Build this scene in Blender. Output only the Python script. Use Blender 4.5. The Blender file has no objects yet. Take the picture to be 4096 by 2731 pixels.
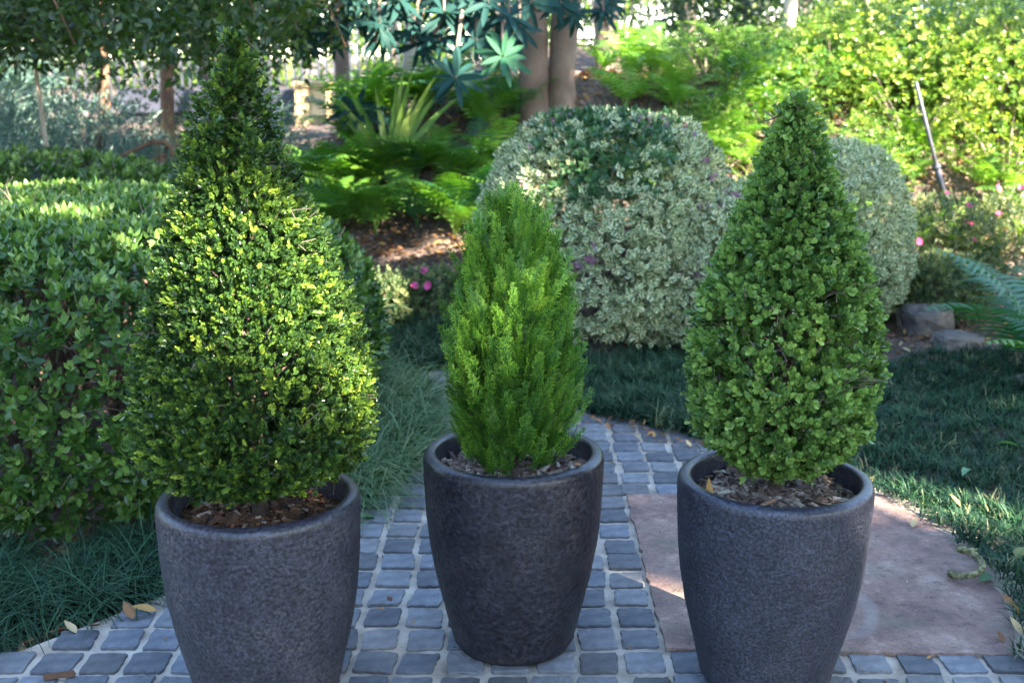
import bpy, math, random
import numpy as np
from mathutils import Vector, Matrix, noise as mnoise

rng = np.random.default_rng(11)
random.seed(11)
SC = bpy.context.scene
COL = SC.collection
rad = math.radians

# ------------------------------------------------------------------ camera, world, sun, exposure
cam_d = bpy.data.cameras.new('camera')
cam = bpy.data.objects.new('camera', cam_d)
COL.objects.link(cam)
cam.location = (0, 0, 1.5)
cam.rotation_euler = (rad(90 - 13.6), 0, 0)
cam_d.sensor_width = 36
cam_d.lens = 41.33
cam_d.clip_end = 600
cam_d.dof.use_dof = True
cam_d.dof.focus_distance = 2.78
cam_d.dof.aperture_fstop = 4.2
SC.camera = cam

SUN_AZ, SUN_EL = rad(133), rad(35)          # clockwise from +Y: behind the camera, to its right
S = np.array([math.sin(SUN_AZ) * math.cos(SUN_EL), math.cos(SUN_AZ) * math.cos(SUN_EL), math.sin(SUN_EL)])
world = bpy.data.worlds.new('World')
SC.world = world
world.use_nodes = True
nt = world.node_tree
bg = nt.nodes['Background']
sky = nt.nodes.new('ShaderNodeTexSky')
sky.sky_type = 'NISHITA'
sky.sun_disc = False
sky.sun_elevation = SUN_EL
sky.sun_rotation = SUN_AZ
sky.air_density = 1.0
sky.dust_density = 0.4
nt.links.new(sky.outputs['Color'], bg.inputs['Color'])
bg.inputs['Strength'].default_value = 0.11
sun_d = bpy.data.lights.new('sun', 'SUN')
sun_d.energy = 5.0
sun_d.angle = rad(0.5)
sun_d.color = (1.0, 0.90, 0.74)
sun = bpy.data.objects.new('sun', sun_d)
COL.objects.link(sun)
sun.rotation_euler = Vector(S).to_track_quat('Z', 'Y').to_euler()
sun.location = Vector(S) * 30
SC.view_settings.view_transform = 'Standard'
SC.view_settings.look = 'None'
SC.view_settings.gamma = 1
SC.view_settings.use_curve_mapping = False
SC.view_settings.exposure = 3.42
SC.cycles.use_denoising = True
SC.cycles.denoising_prefilter = 'NONE'
SC.cycles.max_bounces = 8
SC.cycles.diffuse_bounces = 4
SC.cycles.transmission_bounces = 6
SC.cycles.sample_clamp_indirect = 8

# ------------------------------------------------------------------ small helpers
def ss(a, b, x):
    t = np.clip((np.asarray(x, float) - a) / (b - a), 0, 1)
    return t * t * (3 - 2 * t)

def nrm(v):
    return v / np.maximum(np.linalg.norm(v, axis=-1, keepdims=True), 1e-9)

_W = [(np.random.default_rng(k).normal(size=3), np.random.default_rng(k + 50).uniform(0, 6.28)) for k in range(9)]
def wob(P, f):
    """smooth pseudo noise in about -1..1"""
    r = 0
    for i, (k, ph) in enumerate(_W):
        r = r + np.sin(P @ (k * f * (0.6 + 0.22 * i)) + ph) / (1 + 0.3 * i)
    return r / 3.2

def link(o, parent=None):
    COL.objects.link(o)
    if parent is not None:
        o.parent = parent
    return o

def tag(o, label=None, cat=None, group=None, kind=None):
    if label: o['label'] = label
    if cat: o['category'] = cat
    if group: o['group'] = group
    if kind: o['kind'] = kind
    return o

def thing(name, label, cat, loc=(0, 0, 0), rotz=0, group=None):
    o = bpy.data.objects.new(name, None)
    o.empty_display_size = 0.1
    o.location = loc
    o.rotation_euler = (0, 0, rotz)
    link(o)
    return tag(o, label, cat, group)

def mesh_np(name, V, F, mat, tint=None, edge=None, smooth=True):
    """F: (n,k) array or a list of arrays with different k"""
    me = bpy.data.meshes.new(name)
    V = np.asarray(V, np.float32)
    Fs = F if isinstance(F, list) else [F]
    Fs = [np.asarray(f, np.int32) for f in Fs if len(f)]
    me.vertices.add(len(V))
    me.vertices.foreach_set('co', V.ravel())
    loops = np.concatenate([f.ravel() for f in Fs])
    tot = np.concatenate([np.full(len(f), f.shape[1], np.int32) for f in Fs])
    start = np.concatenate([[0], np.cumsum(tot)[:-1]]).astype(np.int32)
    me.loops.add(len(loops))
    me.loops.foreach_set('vertex_index', loops)
    me.polygons.add(len(tot))
    me.polygons.foreach_set('loop_start', start)
    me.polygons.foreach_set('loop_total', tot)
    me.polygons.foreach_set('use_smooth', np.full(len(tot), smooth))
    me.update(calc_edges=True)
    for nm, a in (('tint', tint), ('edge', edge)):
        if a is not None:
            at = me.attributes.new(nm, 'FLOAT', 'POINT')
            at.data.foreach_set('value', np.asarray(a, np.float32))
    for m in (mat if isinstance(mat, (list, tuple)) else [mat]):
        me.materials.append(m)
    return me

def part(name, me, parent=None, kind=None, loc=None):
    o = bpy.data.objects.new(name, me)
    link(o, parent)
    if kind: o['kind'] = kind
    if loc is not None: o.location = loc
    return o

def copy_tree(o, parent=None):
    c = o.copy()
    link(c, parent)
    for ch in o.children:
        copy_tree(ch, c)
    return c

# ------------------------------------------------------------------ templates (V, F, edge, tintoffset)
def leaf_t(L, W, prof, fold=0.2, droop=0.15, curl=0.0):
    """leaf along +Y, face up +Z; prof = [(t, halfwidth 0..1)]"""
    V, E = [], []
    for t, w in prof:
        z = -droop * L * t * t
        for s in (-1, 0, 1):
            V.append((s * w * W / 2, t * L, z + abs(s) * w * W / 2 * fold + curl * L * t * (1 - t)))
            E.append(abs(s))
    F = []
    for i in range(len(prof) - 1):
        a = 3 * i
        F += [(a, a + 1, a + 4, a + 3), (a + 1, a + 2, a + 5, a + 4)]
    return np.array(V), np.array(F), np.array(E, float), np.zeros(len(V))

OBOV = [(0, .06), (.25, .5), (.55, .92), (.8, .9), (.95, .5), (1, .1)]
OVATE = [(0, .08), (.18, .75), (.4, 1), (.7, .7), (1, .03)]
LANC = [(0, .15), (.25, .8), (.55, 1), (.8, .7), (1, .05)]
SIMPLE = [(0, .1), (.45, 1), (1, .05)]
ROUND = [(0, .12), (.6, 1), (1, .38)]
ROUND4 = [(0, .1), (.4, .82), (.8, .92), (1, .3)]

def xform(t, R, T, s=1.0, dt=0.0):
    return t[0] * s @ np.asarray(R).T + np.asarray(T), t[1], t[2], t[3] + dt

def merge(ts):
    V, F, E, D, n = [], [], [], [], 0
    for v, f, e, d in ts:
        V.append(v); F.append(f + n); E.append(e); D.append(d); n += len(v)
    return np.vstack(V), np.vstack(F), np.concatenate(E), np.concatenate(D)

def rotx(a): c, s = math.cos(a), math.sin(a); return np.array([[1, 0, 0], [0, c, -s], [0, s, c]])
def roty(a): c, s = math.cos(a), math.sin(a); return np.array([[c, 0, s], [0, 1, 0], [-s, 0, c]])
def rotz(a): c, s = math.cos(a), math.sin(a); return np.array([[c, -s, 0], [s, c, 0], [0, 0, 1]])

def shoot_t(leaf, pairs, length, spread=0.9, tip=0.5, r=random, dtop=0.25):
    """decussate shoot growing along +Y"""
    ts = []
    for i in range(pairs):
        y = length * (i + 0.5) / pairs
        sc = 1.0 - (1 - tip) * (i / max(1, pairs - 1)) ** 2
        roll0 = i * math.pi / 2 + r.uniform(-.25, .25)
        for k in (0, 1):
            sp = spread * (1.15 - 0.75 * i / pairs) + r.uniform(-.2, .2)
            R = roty(roll0 + k * math.pi + r.uniform(-.15, .15)) @ rotx(sp) @ roty(0)
            # leaf tilts away from the stem, its upper face looking up the stem
            R = R @ roty(r.uniform(-.25, .25))
            ts.append(xform(leaf, R, (0, y, 0), sc * r.uniform(.8, 1.15), dtop * i / pairs + r.uniform(-.08, .08)))
    return merge(ts)

def frames(Y, Zhint):
    Y = nrm(Y)
    X = nrm(np.cross(Y, Zhint))
    Z = np.cross(X, Y)
    return np.stack([X, Y, Z], axis=2)

def bake(tmpls, P, R, s, tint, shade_r=None):
    """place one of the templates at every P"""
    n = len(P)
    pick = rng.integers(0, len(tmpls), n)
    Vs, Fs, Ts, Es, off = [], [], [], [], 0
    for k, (v, f, e, d) in enumerate(tmpls):
        I = np.nonzero(pick == k)[0]
        if not len(I): continue
        W = np.einsum('nij,mj->nmi', R[I], v) * s[I][:, None, None] + P[I][:, None, :]
        Vs.append(W.reshape(-1, 3))
        Fs.append((f[None] + (np.arange(len(I)) * len(v))[:, None, None]).reshape(-1, f.shape[1]) + off)
        Ts.append((tint[I][:, None] + d[None]).ravel())
        Es.append(np.tile(e, len(I)))
        off += len(I) * len(v)
    return np.vstack(Vs), np.vstack(Fs), np.concatenate(Ts), np.concatenate(Es)

def foliage_mesh(name, tmpls, P, Y, Z, smin, smax, mat, tint=None, tj=.18):
    n = len(P)
    if tint is None: tint = np.full(n, .45)
    V, F, T, E = bake(tmpls, P, frames(Y, Z), rng.uniform(smin, smax, n), tint + rng.normal(0, tj, n))
    return mesh_np(name, V, F, mat, T, E)

def foliage_layers(name, groups, smin, smax, mat, tj):
    """groups: (templates, P, Y, Z, tint) - outer shoots carry full leaves, inner ones lighter leaves"""
    Vs, Fs, Ts, Es, off = [], [], [], [], 0
    for tm, P, Y, Z, ti in groups:
        V, F, T, E = bake(tm, P, frames(Y, Z), rng.uniform(smin, smax, len(P)), ti + rng.normal(0, tj, len(P)))
        Vs.append(V); Fs.append(F + off); Ts.append(T); Es.append(E); off += len(V)
    return mesh_np(name, np.vstack(Vs), np.vstack(Fs), mat, np.concatenate(Ts), np.concatenate(Es))

def flat_leaf(L, W, prof, droop=.2):
    """leaf without a midrib fold, for shoots deep inside a plant"""
    V, E, F = [], [], []
    for t, w in prof:
        for sd in (-1, 1):
            V.append((sd * w * W / 2, t * L, -droop * L * t * t)); E.append(.45)
    for i in range(len(prof) - 1): F.append((2 * i, 2 * i + 1, 2 * i + 3, 2 * i + 2))
    return np.array(V), np.array(F), np.array(E, float), np.zeros(len(V))

def rnd(n): return nrm(rng.normal(size=(n, 3)))

def psurf(fn, n):
    """area weighted points and normals on a surface fn(u,v)"""
    m = n * 4
    u, v = rng.random(m), rng.random(m)
    e = 1e-3
    P = fn(u, v)
    N = np.cross(fn(u + e, v) - P, fn(u, v + e) - P)
    A = np.linalg.norm(N, axis=1)
    I = rng.choice(m, n, p=A / A.sum())
    return P[I], nrm(N[I]), v[I]

def tubes(paths, k=5):
    """paths: list of (points (n,3), radii (n,))"""
    V, F, n = [], [], 0
    ang = np.arange(k) * 2 * math.pi / k
    for pts, rr in paths:
        pts = np.asarray(pts, float); rr = np.asarray(rr, float)
        d = nrm(np.gradient(pts, axis=0))
        h = np.where(np.abs(d[:, 2:3]) > .9, np.array([[1., 0, 0]]), np.array([[0, 0, 1.]]))
        X = nrm(np.cross(d, h)); Z = np.cross(X, d)
        ring = pts[:, None] + rr[:, None, None] * (np.cos(ang)[None, :, None] * X[:, None] + np.sin(ang)[None, :, None] * Z[:, None])
        V.append(ring.reshape(-1, 3))
        for i in range(len(pts) - 1):
            for j in range(k):
                F.append((n + i * k + j, n + i * k + (j + 1) % k, n + (i + 1) * k + (j + 1) % k, n + (i + 1) * k + j))
        n += len(pts) * k
    return np.vstack(V), np.array(F)

def lathe(prof, k=96, close_top=False):
    prof = np.asarray(prof, float)
    a = np.arange(k) * 2 * math.pi / k
    V = np.stack([prof[:, None, 0] * np.cos(a), prof[:, None, 0] * np.sin(a), np.repeat(prof[:, 1:2], k, 1)], 2).reshape(-1, 3)
    F = []
    for i in range(len(prof) - 1):
        for j in range(k):
            F.append((i * k + j, i * k + (j + 1) % k, (i + 1) * k + (j + 1) % k, (i + 1) * k + j))
    return V, np.array(F)

def box_m(x0, x1, y0, y1, z0, z1, b=0.0):
    V = [(x0, y0, z0), (x1, y0, z0), (x1, y1, z0), (x0, y1, z0),
         (x0 + b, y0 + b, z1), (x1 - b, y0 + b, z1), (x1 - b, y1 - b, z1), (x0 + b, y1 - b, z1)]
    F = [(0, 3, 2, 1), (4, 5, 6, 7), (0, 1, 5, 4), (1, 2, 6, 5), (2, 3, 7, 6), (3, 0, 4, 7)]
    return np.array(V, float), np.array(F)

def boxes(lst):
    V, F, n = [], [], 0
    for b in lst:
        v, f = box_m(*b); V.append(v); F.append(f + n); n += 8
    return np.vstack(V), np.vstack(F)

def inpoly(x, y, poly):
    x = np.asarray(x); y = np.asarray(y)
    c = np.zeros(x.shape, bool)
    n = len(poly)
    for i in range(n):
        x1, y1 = poly[i]; x2, y2 = poly[(i + 1) % n]
        cond = ((y1 > y) != (y2 > y)) & (x < (x2 - x1) * (y - y1) / ((y2 - y1) if y2 != y1 else 1e-9) + x1)
        c ^= cond
    return c

# ------------------------------------------------------------------ materials
def new_mat(name):
    m = bpy.data.materials.new(name)
    m.use_nodes = True
    return m, m.node_tree.nodes, m.node_tree.links, m.node_tree.nodes['Principled BSDF']

def ramp_node(N, stops):
    r = N.new('ShaderNodeValToRGB')
    el = r.color_ramp.elements
    while len(el) < len(stops): el.new(.5)
    for e, (p, c) in zip(el, stops):
        e.position = p; e.color = (*c, 1)
    return r

def leaf_mat(name, stops, rough=.42, trans=.35, tcol=(1.5, 1.7, .55), margin=None, spec=.5, back=None):
    m, N, L, b = new_mat(name)
    at = N.new('ShaderNodeAttribute'); at.attribute_name = 'tint'
    r = ramp_node(N, stops)
    L.new(at.outputs['Fac'], r.inputs['Fac'])
    col = r.outputs['Color']
    no = N.new('ShaderNodeTexNoise'); no.inputs['Scale'].default_value = 60
    if margin:
        ed = N.new('ShaderNodeAttribute'); ed.attribute_name = 'edge'
        ad = N.new('ShaderNodeMath'); ad.operation = 'MULTIPLY_ADD'
        L.new(no.outputs['Fac'], ad.inputs[0]); ad.inputs[1].default_value = .7; L.new(ed.outputs['Fac'], ad.inputs[2])
        mr = ramp_node(N, [(margin[1] - .06, (0, 0, 0)), (margin[1] + .06, (1, 1, 1))])
        sc = N.new('ShaderNodeMath'); sc.operation = 'MULTIPLY'; sc.inputs[1].default_value = .6
        L.new(ad.outputs[0], sc.inputs[0]); L.new(sc.outputs[0], mr.inputs['Fac'])
        mx = N.new('ShaderNodeMix'); mx.data_type = 'RGBA'
        L.new(mr.outputs['Color'], mx.inputs['Factor']); L.new(col, mx.inputs['A']); mx.inputs['B'].default_value = (*margin[0], 1)
        col = mx.outputs['Result']
    hs = N.new('ShaderNodeHueSaturation')
    mp = N.new('ShaderNodeMapRange'); mp.inputs['To Min'].default_value = .72; mp.inputs['To Max'].default_value = 1.28
    L.new(no.outputs['Fac'], mp.inputs['Value']); L.new(mp.outputs['Result'], hs.inputs['Value']); L.new(col, hs.inputs['Color'])
    L.new(hs.outputs['Color'], b.inputs['Base Color'])
    b.inputs['Roughness'].default_value = rough
    b.inputs['Specular IOR Level'].default_value = spec
    if trans > 0:
        tr = N.new('ShaderNodeBsdfTranslucent')
        mc = N.new('ShaderNodeMix'); mc.data_type = 'RGBA'; mc.blend_type = 'MULTIPLY'; mc.inputs['Factor'].default_value = 1
        L.new(hs.outputs['Color'], mc.inputs['A']); mc.inputs['B'].default_value = (*tcol, 1)
        mc.clamp_result = False
        L.new(mc.outputs['Result'], tr.inputs['Color'])
        ms = N.new('ShaderNodeMixShader'); ms.inputs['Fac'].default_value = trans
        L.new(b.outputs[0], ms.inputs[1]); L.new(tr.outputs[0], ms.inputs[2])
        L.new(ms.outputs[0], N['Material Output'].inputs['Surface'])
    return m

def rock_mat(name, stops, scale=6, bump=.4, bscale=40, rough=.9, rand=True, detail=8, spec=.3, dist=.01):
    m, N, L, b = new_mat(name)
    tc = N.new('ShaderNodeTexCoord')
    no = N.new('ShaderNodeTexNoise'); no.inputs['Scale'].default_value = scale; no.inputs['Detail'].default_value = detail
    L.new(tc.outputs['Object'], no.inputs['Vector'])
    r = ramp_node(N, stops); L.new(no.outputs['Fac'], r.inputs['Fac'])
    col = r.outputs['Color']
    if rand:
        oi = N.new('ShaderNodeObjectInfo')
        hs = N.new('ShaderNodeHueSaturation')
        mp = N.new('ShaderNodeMapRange'); mp.inputs['To Min'].default_value = .62; mp.inputs['To Max'].default_value = 1.3
        L.new(oi.outputs['Random'], mp.inputs['Value']); L.new(mp.outputs['Result'], hs.inputs['Value']); L.new(col, hs.inputs['Color'])
        col = hs.outputs['Color']
    L.new(col, b.inputs['Base Color'])
    b.inputs['Roughness'].default_value = rough
    b.inputs['Specular IOR Level'].default_value = spec
    n2 = N.new('ShaderNodeTexNoise'); n2.inputs['Scale'].default_value = bscale; n2.inputs['Detail'].default_value = 6
    L.new(tc.outputs['Object'], n2.inputs['Vector'])
    bp = N.new('ShaderNodeBump'); bp.inputs['Strength'].default_value = bump; bp.inputs['Distance'].default_value = dist
    L.new(n2.outputs['Fac'], bp.inputs['Height']); L.new(bp.outputs['Normal'], b.inputs['Normal'])
    return m

def pot_mat(name, c0, c1, cpatch, pit, rough):
    m, N, L, b = new_mat(name)
    tc = N.new('ShaderNodeTexCoord')
    big = N.new('ShaderNodeTexNoise'); big.inputs['Scale'].default_value = 7; big.inputs['Detail'].default_value = 7; big.inputs['Roughness'].default_value = .65
    L.new(tc.outputs['Object'], big.inputs['Vector'])
    r = ramp_node(N, [(.3, c0), (.52, c1), (.72, cpatch)])
    L.new(big.outputs['Fac'], r.inputs['Fac'])
    vo = N.new('ShaderNodeTexNoise'); vo.inputs['Scale'].default_value = pit; vo.inputs['Detail'].default_value = 3; vo.inputs['Roughness'].default_value = .6
    fn = N.new('ShaderNodeTexNoise'); fn.inputs['Scale'].default_value = pit * 2.6; fn.inputs['Detail'].default_value = 2
    L.new(tc.outputs['Object'], vo.inputs['Vector']); L.new(tc.outputs['Object'], fn.inputs['Vector'])
    # pits between a paler crust
    pr = ramp_node(N, [(.38, (.22, .22, .25)), (.46, (.85, .85, .86)), (.55, (1.15, 1.15, 1.15)), (.64, (2.0, 1.97, 2.0))])
    L.new(vo.outputs['Fac'], pr.inputs['Fac'])
    mu = N.new('ShaderNodeMix'); mu.data_type = 'RGBA'; mu.blend_type = 'MULTIPLY'; mu.inputs['Factor'].default_value = .85
    mu.clamp_result = False
    L.new(r.outputs['Color'], mu.inputs['A']); L.new(pr.outputs['Color'], mu.inputs['B'])
    # dusty scuffs and splashes towards the foot
    st = N.new('ShaderNodeTexNoise'); st.inputs['Scale'].default_value = 3.4; st.inputs['Detail'].default_value = 9; st.inputs['Roughness'].default_value = .7
    ov = N.new('ShaderNodeVectorMath'); ov.operation = 'ADD'; ov.inputs[1].default_value = (pit * .1, 3, 1)
    L.new(tc.outputs['Object'], ov.inputs[0]); L.new(ov.outputs[0], st.inputs['Vector'])
    sr = ramp_node(N, [(.56, (0, 0, 0)), (.74, (.55, .55, .55))]); L.new(st.outputs['Fac'], sr.inputs['Fac'])
    du = N.new('ShaderNodeMix'); du.data_type = 'RGBA'
    L.new(sr.outputs['Color'], du.inputs['Factor']); L.new(mu.outputs['Result'], du.inputs['A']); du.inputs['B'].default_value = (.062, .054, .052, 1)
    L.new(du.outputs['Result'], b.inputs['Base Color'])
    # smoother rim, rough body
    ge = N.new('ShaderNodeSeparateXYZ'); L.new(tc.outputs['Object'], ge.inputs[0])
    rimr = N.new('ShaderNodeMapRange'); rimr.inputs['From Min'].default_value = .485; rimr.inputs['From Max'].default_value = .515
    rimr.inputs['To Min'].default_value = 1; rimr.inputs['To Max'].default_value = .25
    L.new(ge.outputs['Z'], rimr.inputs['Value'])
    rr = N.new('ShaderNodeMapRange'); rr.inputs['From Min'].default_value = .25; rr.inputs['From Max'].default_value = 1
    rr.inputs['To Min'].default_value = .34; rr.inputs['To Max'].default_value = rough
    L.new(rimr.outputs['Result'], rr.inputs['Value']); L.new(rr.outputs['Result'], b.inputs['Roughness'])
    b.inputs['Specular IOR Level'].default_value = .5
    hs = N.new('ShaderNodeMath'); hs.operation = 'MULTIPLY_ADD'
    L.new(fn.outputs['Fac'], hs.inputs[0]); hs.inputs[1].default_value = .4; L.new(vo.outputs['Fac'], hs.inputs[2])
    pm = N.new('ShaderNodeMath'); pm.operation = 'MULTIPLY'
    bm = ramp_node(N, [(.35, (.25, .25, .25)), (.6, (1, 1, 1))])
    L.new(big.outputs['Fac'], bm.inputs['Fac'])
    L.new(rimr.outputs['Result'], pm.inputs[0]); L.new(bm.outputs['Color'], pm.inputs[1])
    bp = N.new('ShaderNodeBump'); bp.inputs['Distance'].default_value = .003
    L.new(pm.outputs[0], bp.inputs['Strength']); L.new(hs.outputs[0], bp.inputs['Height'])
    L.new(bp.outputs['Normal'], b.inputs['Normal'])
    return m

def chip_mat(name, stops):
    m, N, L, b = new_mat(name)
    at = N.new('ShaderNodeAttribute'); at.attribute_name = 'tint'
    r = ramp_node(N, stops); L.new(at.outputs['Fac'], r.inputs['Fac'])
    tc = N.new('ShaderNodeTexCoord')
    no = N.new('ShaderNodeTexNoise'); no.inputs['Scale'].default_value = 120; no.inputs['Detail'].default_value = 4
    L.new(tc.outputs['Object'], no.inputs['Vector'])
    hs = N.new('ShaderNodeHueSaturation')
    mp = N.new('ShaderNodeMapRange'); mp.inputs['To Min'].default_value = .55; mp.inputs['To Max'].default_value = 1.4
    L.new(no.outputs['Fac'], mp.inputs['Value']); L.new(mp.outputs['Result'], hs.inputs['Value']); L.new(r.outputs['Color'], hs.inputs['Color'])
    L.new(hs.outputs['Color'], b.inputs['Base Color']); b.inputs['Roughness'].default_value = .85
    return m

M_BOX = leaf_mat('box_leaf', [(0, (.010, .030, .012)), (.35, (.027, .066, .018)), (.6, (.076, .145, .025)), (.85, (.20, .30, .035)), (1, (.34, .42, .06))], rough=.3, trans=.14, tcol=(1.3, 1.5, .4))
M_BOX2 = leaf_mat('box_leaf_fresh', [(0, (.012, .042, .014)), (.35, (.038, .10, .024)), (.65, (.11, .21, .045)), (1, (.23, .36, .08))], rough=.36, trans=.17, tcol=(1.2, 1.4, .5))
M_THUJA = leaf_mat('thuja_scale', [(0, (.005, .032, .007)), (.4, (.026, .095, .010)), (.65, (.085, .23, .018)), (1, (.30, .48, .05))], rough=.55, trans=.12, tcol=(1.2, 1.4, .4))
M_HEDGE = leaf_mat('hedge_leaf', [(0, (.012, .036, .010)), (.4, (.034, .088, .015)), (.75, (.09, .175, .03)), (1, (.22, .32, .08))], rough=.3, trans=.2, tcol=(1.2, 1.5, .5))
M_VAR = leaf_mat('variegated_leaf', [(0, (.03, .085, .035)), (.6, (.07, .16, .06)), (1, (.14, .25, .10))], rough=.5, trans=.22, tcol=(1.1, 1.2, .8), margin=((.66, .66, .40), .50))
M_REV = leaf_mat('plain_green_leaf', [(0, (.016, .055, .026)), (.6, (.04, .11, .04)), (1, (.10, .2, .07))], rough=.4, trans=.2)
M_PURP = leaf_mat('purple_tip_leaf', [(0, (.12, .05, .08)), (.6, (.27, .14, .19)), (1, (.45, .32, .36))], rough=.45, trans=.25, tcol=(1.2, .9, 1))
M_MONDO = leaf_mat('mondo_blade', [(0, (.004, .015, .009)), (.5, (.009, .034, .018)), (.85, (.035, .09, .04)), (1, (.13, .17, .09))], rough=.55, trans=.1, spec=.22)
M_LIRI = leaf_mat('liriope_blade', [(0, (.018, .055, .032)), (.5, (.04, .10, .04)), (.85, (.13, .2, .10)), (1, (.30, .29, .15))], rough=.55, trans=.2, spec=.2)
M_LAWN = leaf_mat('lawn_blade', [(0, (.004, .018, .011)), (.5, (.010, .039, .022)), (.85, (.042, .11, .042)), (1, (.26, .24, .12))], rough=.55, trans=.12, spec=.22)
M_FERN = leaf_mat('fern_frond', [(0, (.03, .10, .02)), (.5, (.085, .22, .032)), (1, (.22, .36, .045))], rough=.45, trans=.35)
M_FERND = leaf_mat('fern_frond_blue', [(0, (.014, .07, .035)), (.5, (.036, .14, .06)), (1, (.08, .21, .08))], rough=.5, trans=.35)
M_SHRUB = leaf_mat('bank_leaf', [(0, (.012, .05, .018)), (.5, (.055, .14, .028)), (1, (.26, .36, .07))], rough=.28, trans=.34)
M_YEL = leaf_mat('yellow_green_leaf', [(0, (.025, .085, .015)), (.5, (.13, .225, .03)), (1, (.5, .52, .12))], rough=.28, trans=.36)
M_BLUE = leaf_mat('blue_grey_leaf', [(0, (.04, .10, .085)), (.5, (.10, .19, .155)), (1, (.22, .31, .24))], rough=.5, trans=.25, tcol=(1, 1.1, .9))
M_BROWNSH = leaf_mat('tawny_leaf', [(0, (.10, .08, .04)), (.5, (.24, .2, .09)), (1, (.42, .38, .18))], rough=.6, trans=.3, tcol=(1.2, 1, .6))
M_DARKTREE = leaf_mat('weeping_tree_leaf', [(0, (.016, .038, .010)), (.5, (.042, .085, .017)), (.85, (.10, .16, .028)), (1, (.22, .26, .04))], rough=.32, trans=.32)
M_ROS = leaf_mat('rosette_leaf', [(0, (.008, .032, .030)), (.5, (.015, .053, .046)), (.85, (.04, .13, .06)), (1, (.12, .27, .06))], rough=.6, trans=.15, spec=.12, tcol=(1.1, 1.4, .6))
M_STRAP = leaf_mat('strap_leaf', [(0, (.06, .15, .03)), (.5, (.15, .28, .06)), (1, (.4, .48, .14))], rough=.4, trans=.4)
M_FAR = leaf_mat('far_leaf', [(0, (.015, .05, .01)), (.5, (.07, .15, .02)), (1, (.26, .34, .05))], rough=.5, trans=.45)
M_FARD = leaf_mat('far_dark_leaf', [(0, (.012, .03, .012)), (.5, (.025, .055, .02)), (1, (.06, .1, .03))], rough=.5, trans=.3)
M_AZ = leaf_mat('azalea_leaf', [(0, (.018, .055, .024)), (.5, (.06, .105, .042)), (1, (.26, .28, .12))], rough=.5, trans=.3)
M_PINK = leaf_mat('pink_petal', [(0, (.62, .06, .22)), (.5, (.78, .12, .32)), (1, (.85, .3, .5))], rough=.6, trans=.35, tcol=(1, .6, .8))
M_DRY = leaf_mat('dry_leaf', [(0, (.10, .045, .02)), (.4, (.24, .11, .045)), (.75, (.42, .24, .07)), (1, (.5, .4, .22))], rough=.7, trans=.15, tcol=(1, .9, .6))
M_YLEAF = leaf_mat('yellow_leaf', [(0, (.11, .14, .012)), (1, (.19, .2, .02))], rough=.45, trans=.25, tcol=(1, 1, .5))
M_GLEAF = leaf_mat('green_fallen_leaf', [(0, (.05, .16, .05)), (1, (.14, .27, .12))], rough=.45, trans=.25)
M_BARK = rock_mat('grey_brown_bark', [(.3, (.10, .075, .06)), (.6, (.23, .18, .145)), (.8, (.32, .27, .22))], scale=9, bscale=55, bump=.6, rand=False)
M_DBARK = rock_mat('dark_brown_bark', [(.3, (.05, .033, .025)), (.6, (.11, .075, .055)), (.8, (.17, .125, .095))], scale=14, bscale=70, bump=.8, rand=False)
M_TWIN = rock_mat('smooth_brown_bark', [(.3, (.13, .09, .07)), (.55, (.22, .155, .115)), (.75, (.33, .25, .19))], scale=5, bscale=30, bump=.5, rand=False)
M_PALEB = rock_mat('pale_bark', [(.3, (.42, .34, .26)), (.7, (.62, .54, .45))], scale=7, bscale=40, bump=.4, rand=False)
M_REDB = rock_mat('red_brown_bark', [(.3, (.12, .065, .042)), (.7, (.26, .155, .10))], scale=9, bscale=50, bump=.6, rand=False)
M_TWIG = rock_mat('clipped_twig', [(.3, (.10, .075, .055)), (.7, (.24, .195, .15))], scale=30, bscale=90, bump=.2, rand=False)
def sett_hue(m):
    N, L = m.node_tree.nodes, m.node_tree.links
    hs = next(n for n in N if n.type == 'HUE_SAT'); oi = next(n for n in N if n.type == 'OBJECT_INFO')
    a = N.new('ShaderNodeMath'); a.operation = 'MULTIPLY'; a.inputs[1].default_value = 7.31
    f = N.new('ShaderNodeMath'); f.operation = 'FRACT'
    r = ramp_node(N, [(0, (.15, .15, .15)), (.4, (.7, .7, .7)), (1, (1.25, 1.25, 1.25))])
    L.new(oi.outputs['Random'], a.inputs[0]); L.new(a.outputs[0], f.inputs[0]); L.new(f.outputs[0], r.inputs['Fac']); L.new(r.outputs['Color'], hs.inputs['Saturation'])
    return m
M_SETT = sett_hue(rock_mat('basalt_sett', [(.25, (.075, .083, .095)), (.5, (.115, .125, .142)), (.66, (.155, .162, .175)), (.78, (.28, .275, .27))], scale=26, bscale=150, bump=.6, rough=.72, detail=10, spec=.4, dist=.006))
M_MORTAR = rock_mat('sandy_mortar', [(.22, (.14, .115, .085)), (.38, (.29, .25, .20)), (.55, (.41, .36, .295)), (.75, (.50, .455, .38))], scale=11, bscale=160, bump=.7, rand=False, dist=.006)
M_ROCK = rock_mat('garden_rock', [(.3, (.05, .046, .046)), (.48, (.13, .115, .105)), (.6, (.20, .155, .12)), (.72, (.30, .25, .2))], scale=6, bscale=25, bump=.8, dist=.03)
M_SAND = rock_mat('sandstone', [(.3, (.40, .29, .13)), (.7, (.55, .43, .24))], scale=4, bscale=40, bump=.3)
M_SLATE = rock_mat('dark_blue_render', [(.3, (.05, .055, .08)), (.7, (.075, .08, .11))], scale=3, bscale=30, bump=.1, rough=.6)
M_FENCE = rock_mat('dark_fence_paint', [(.3, (.03, .03, .035)), (.7, (.06, .06, .065))], scale=3, bscale=30, bump=.1, rough=.5, rand=False)
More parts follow.
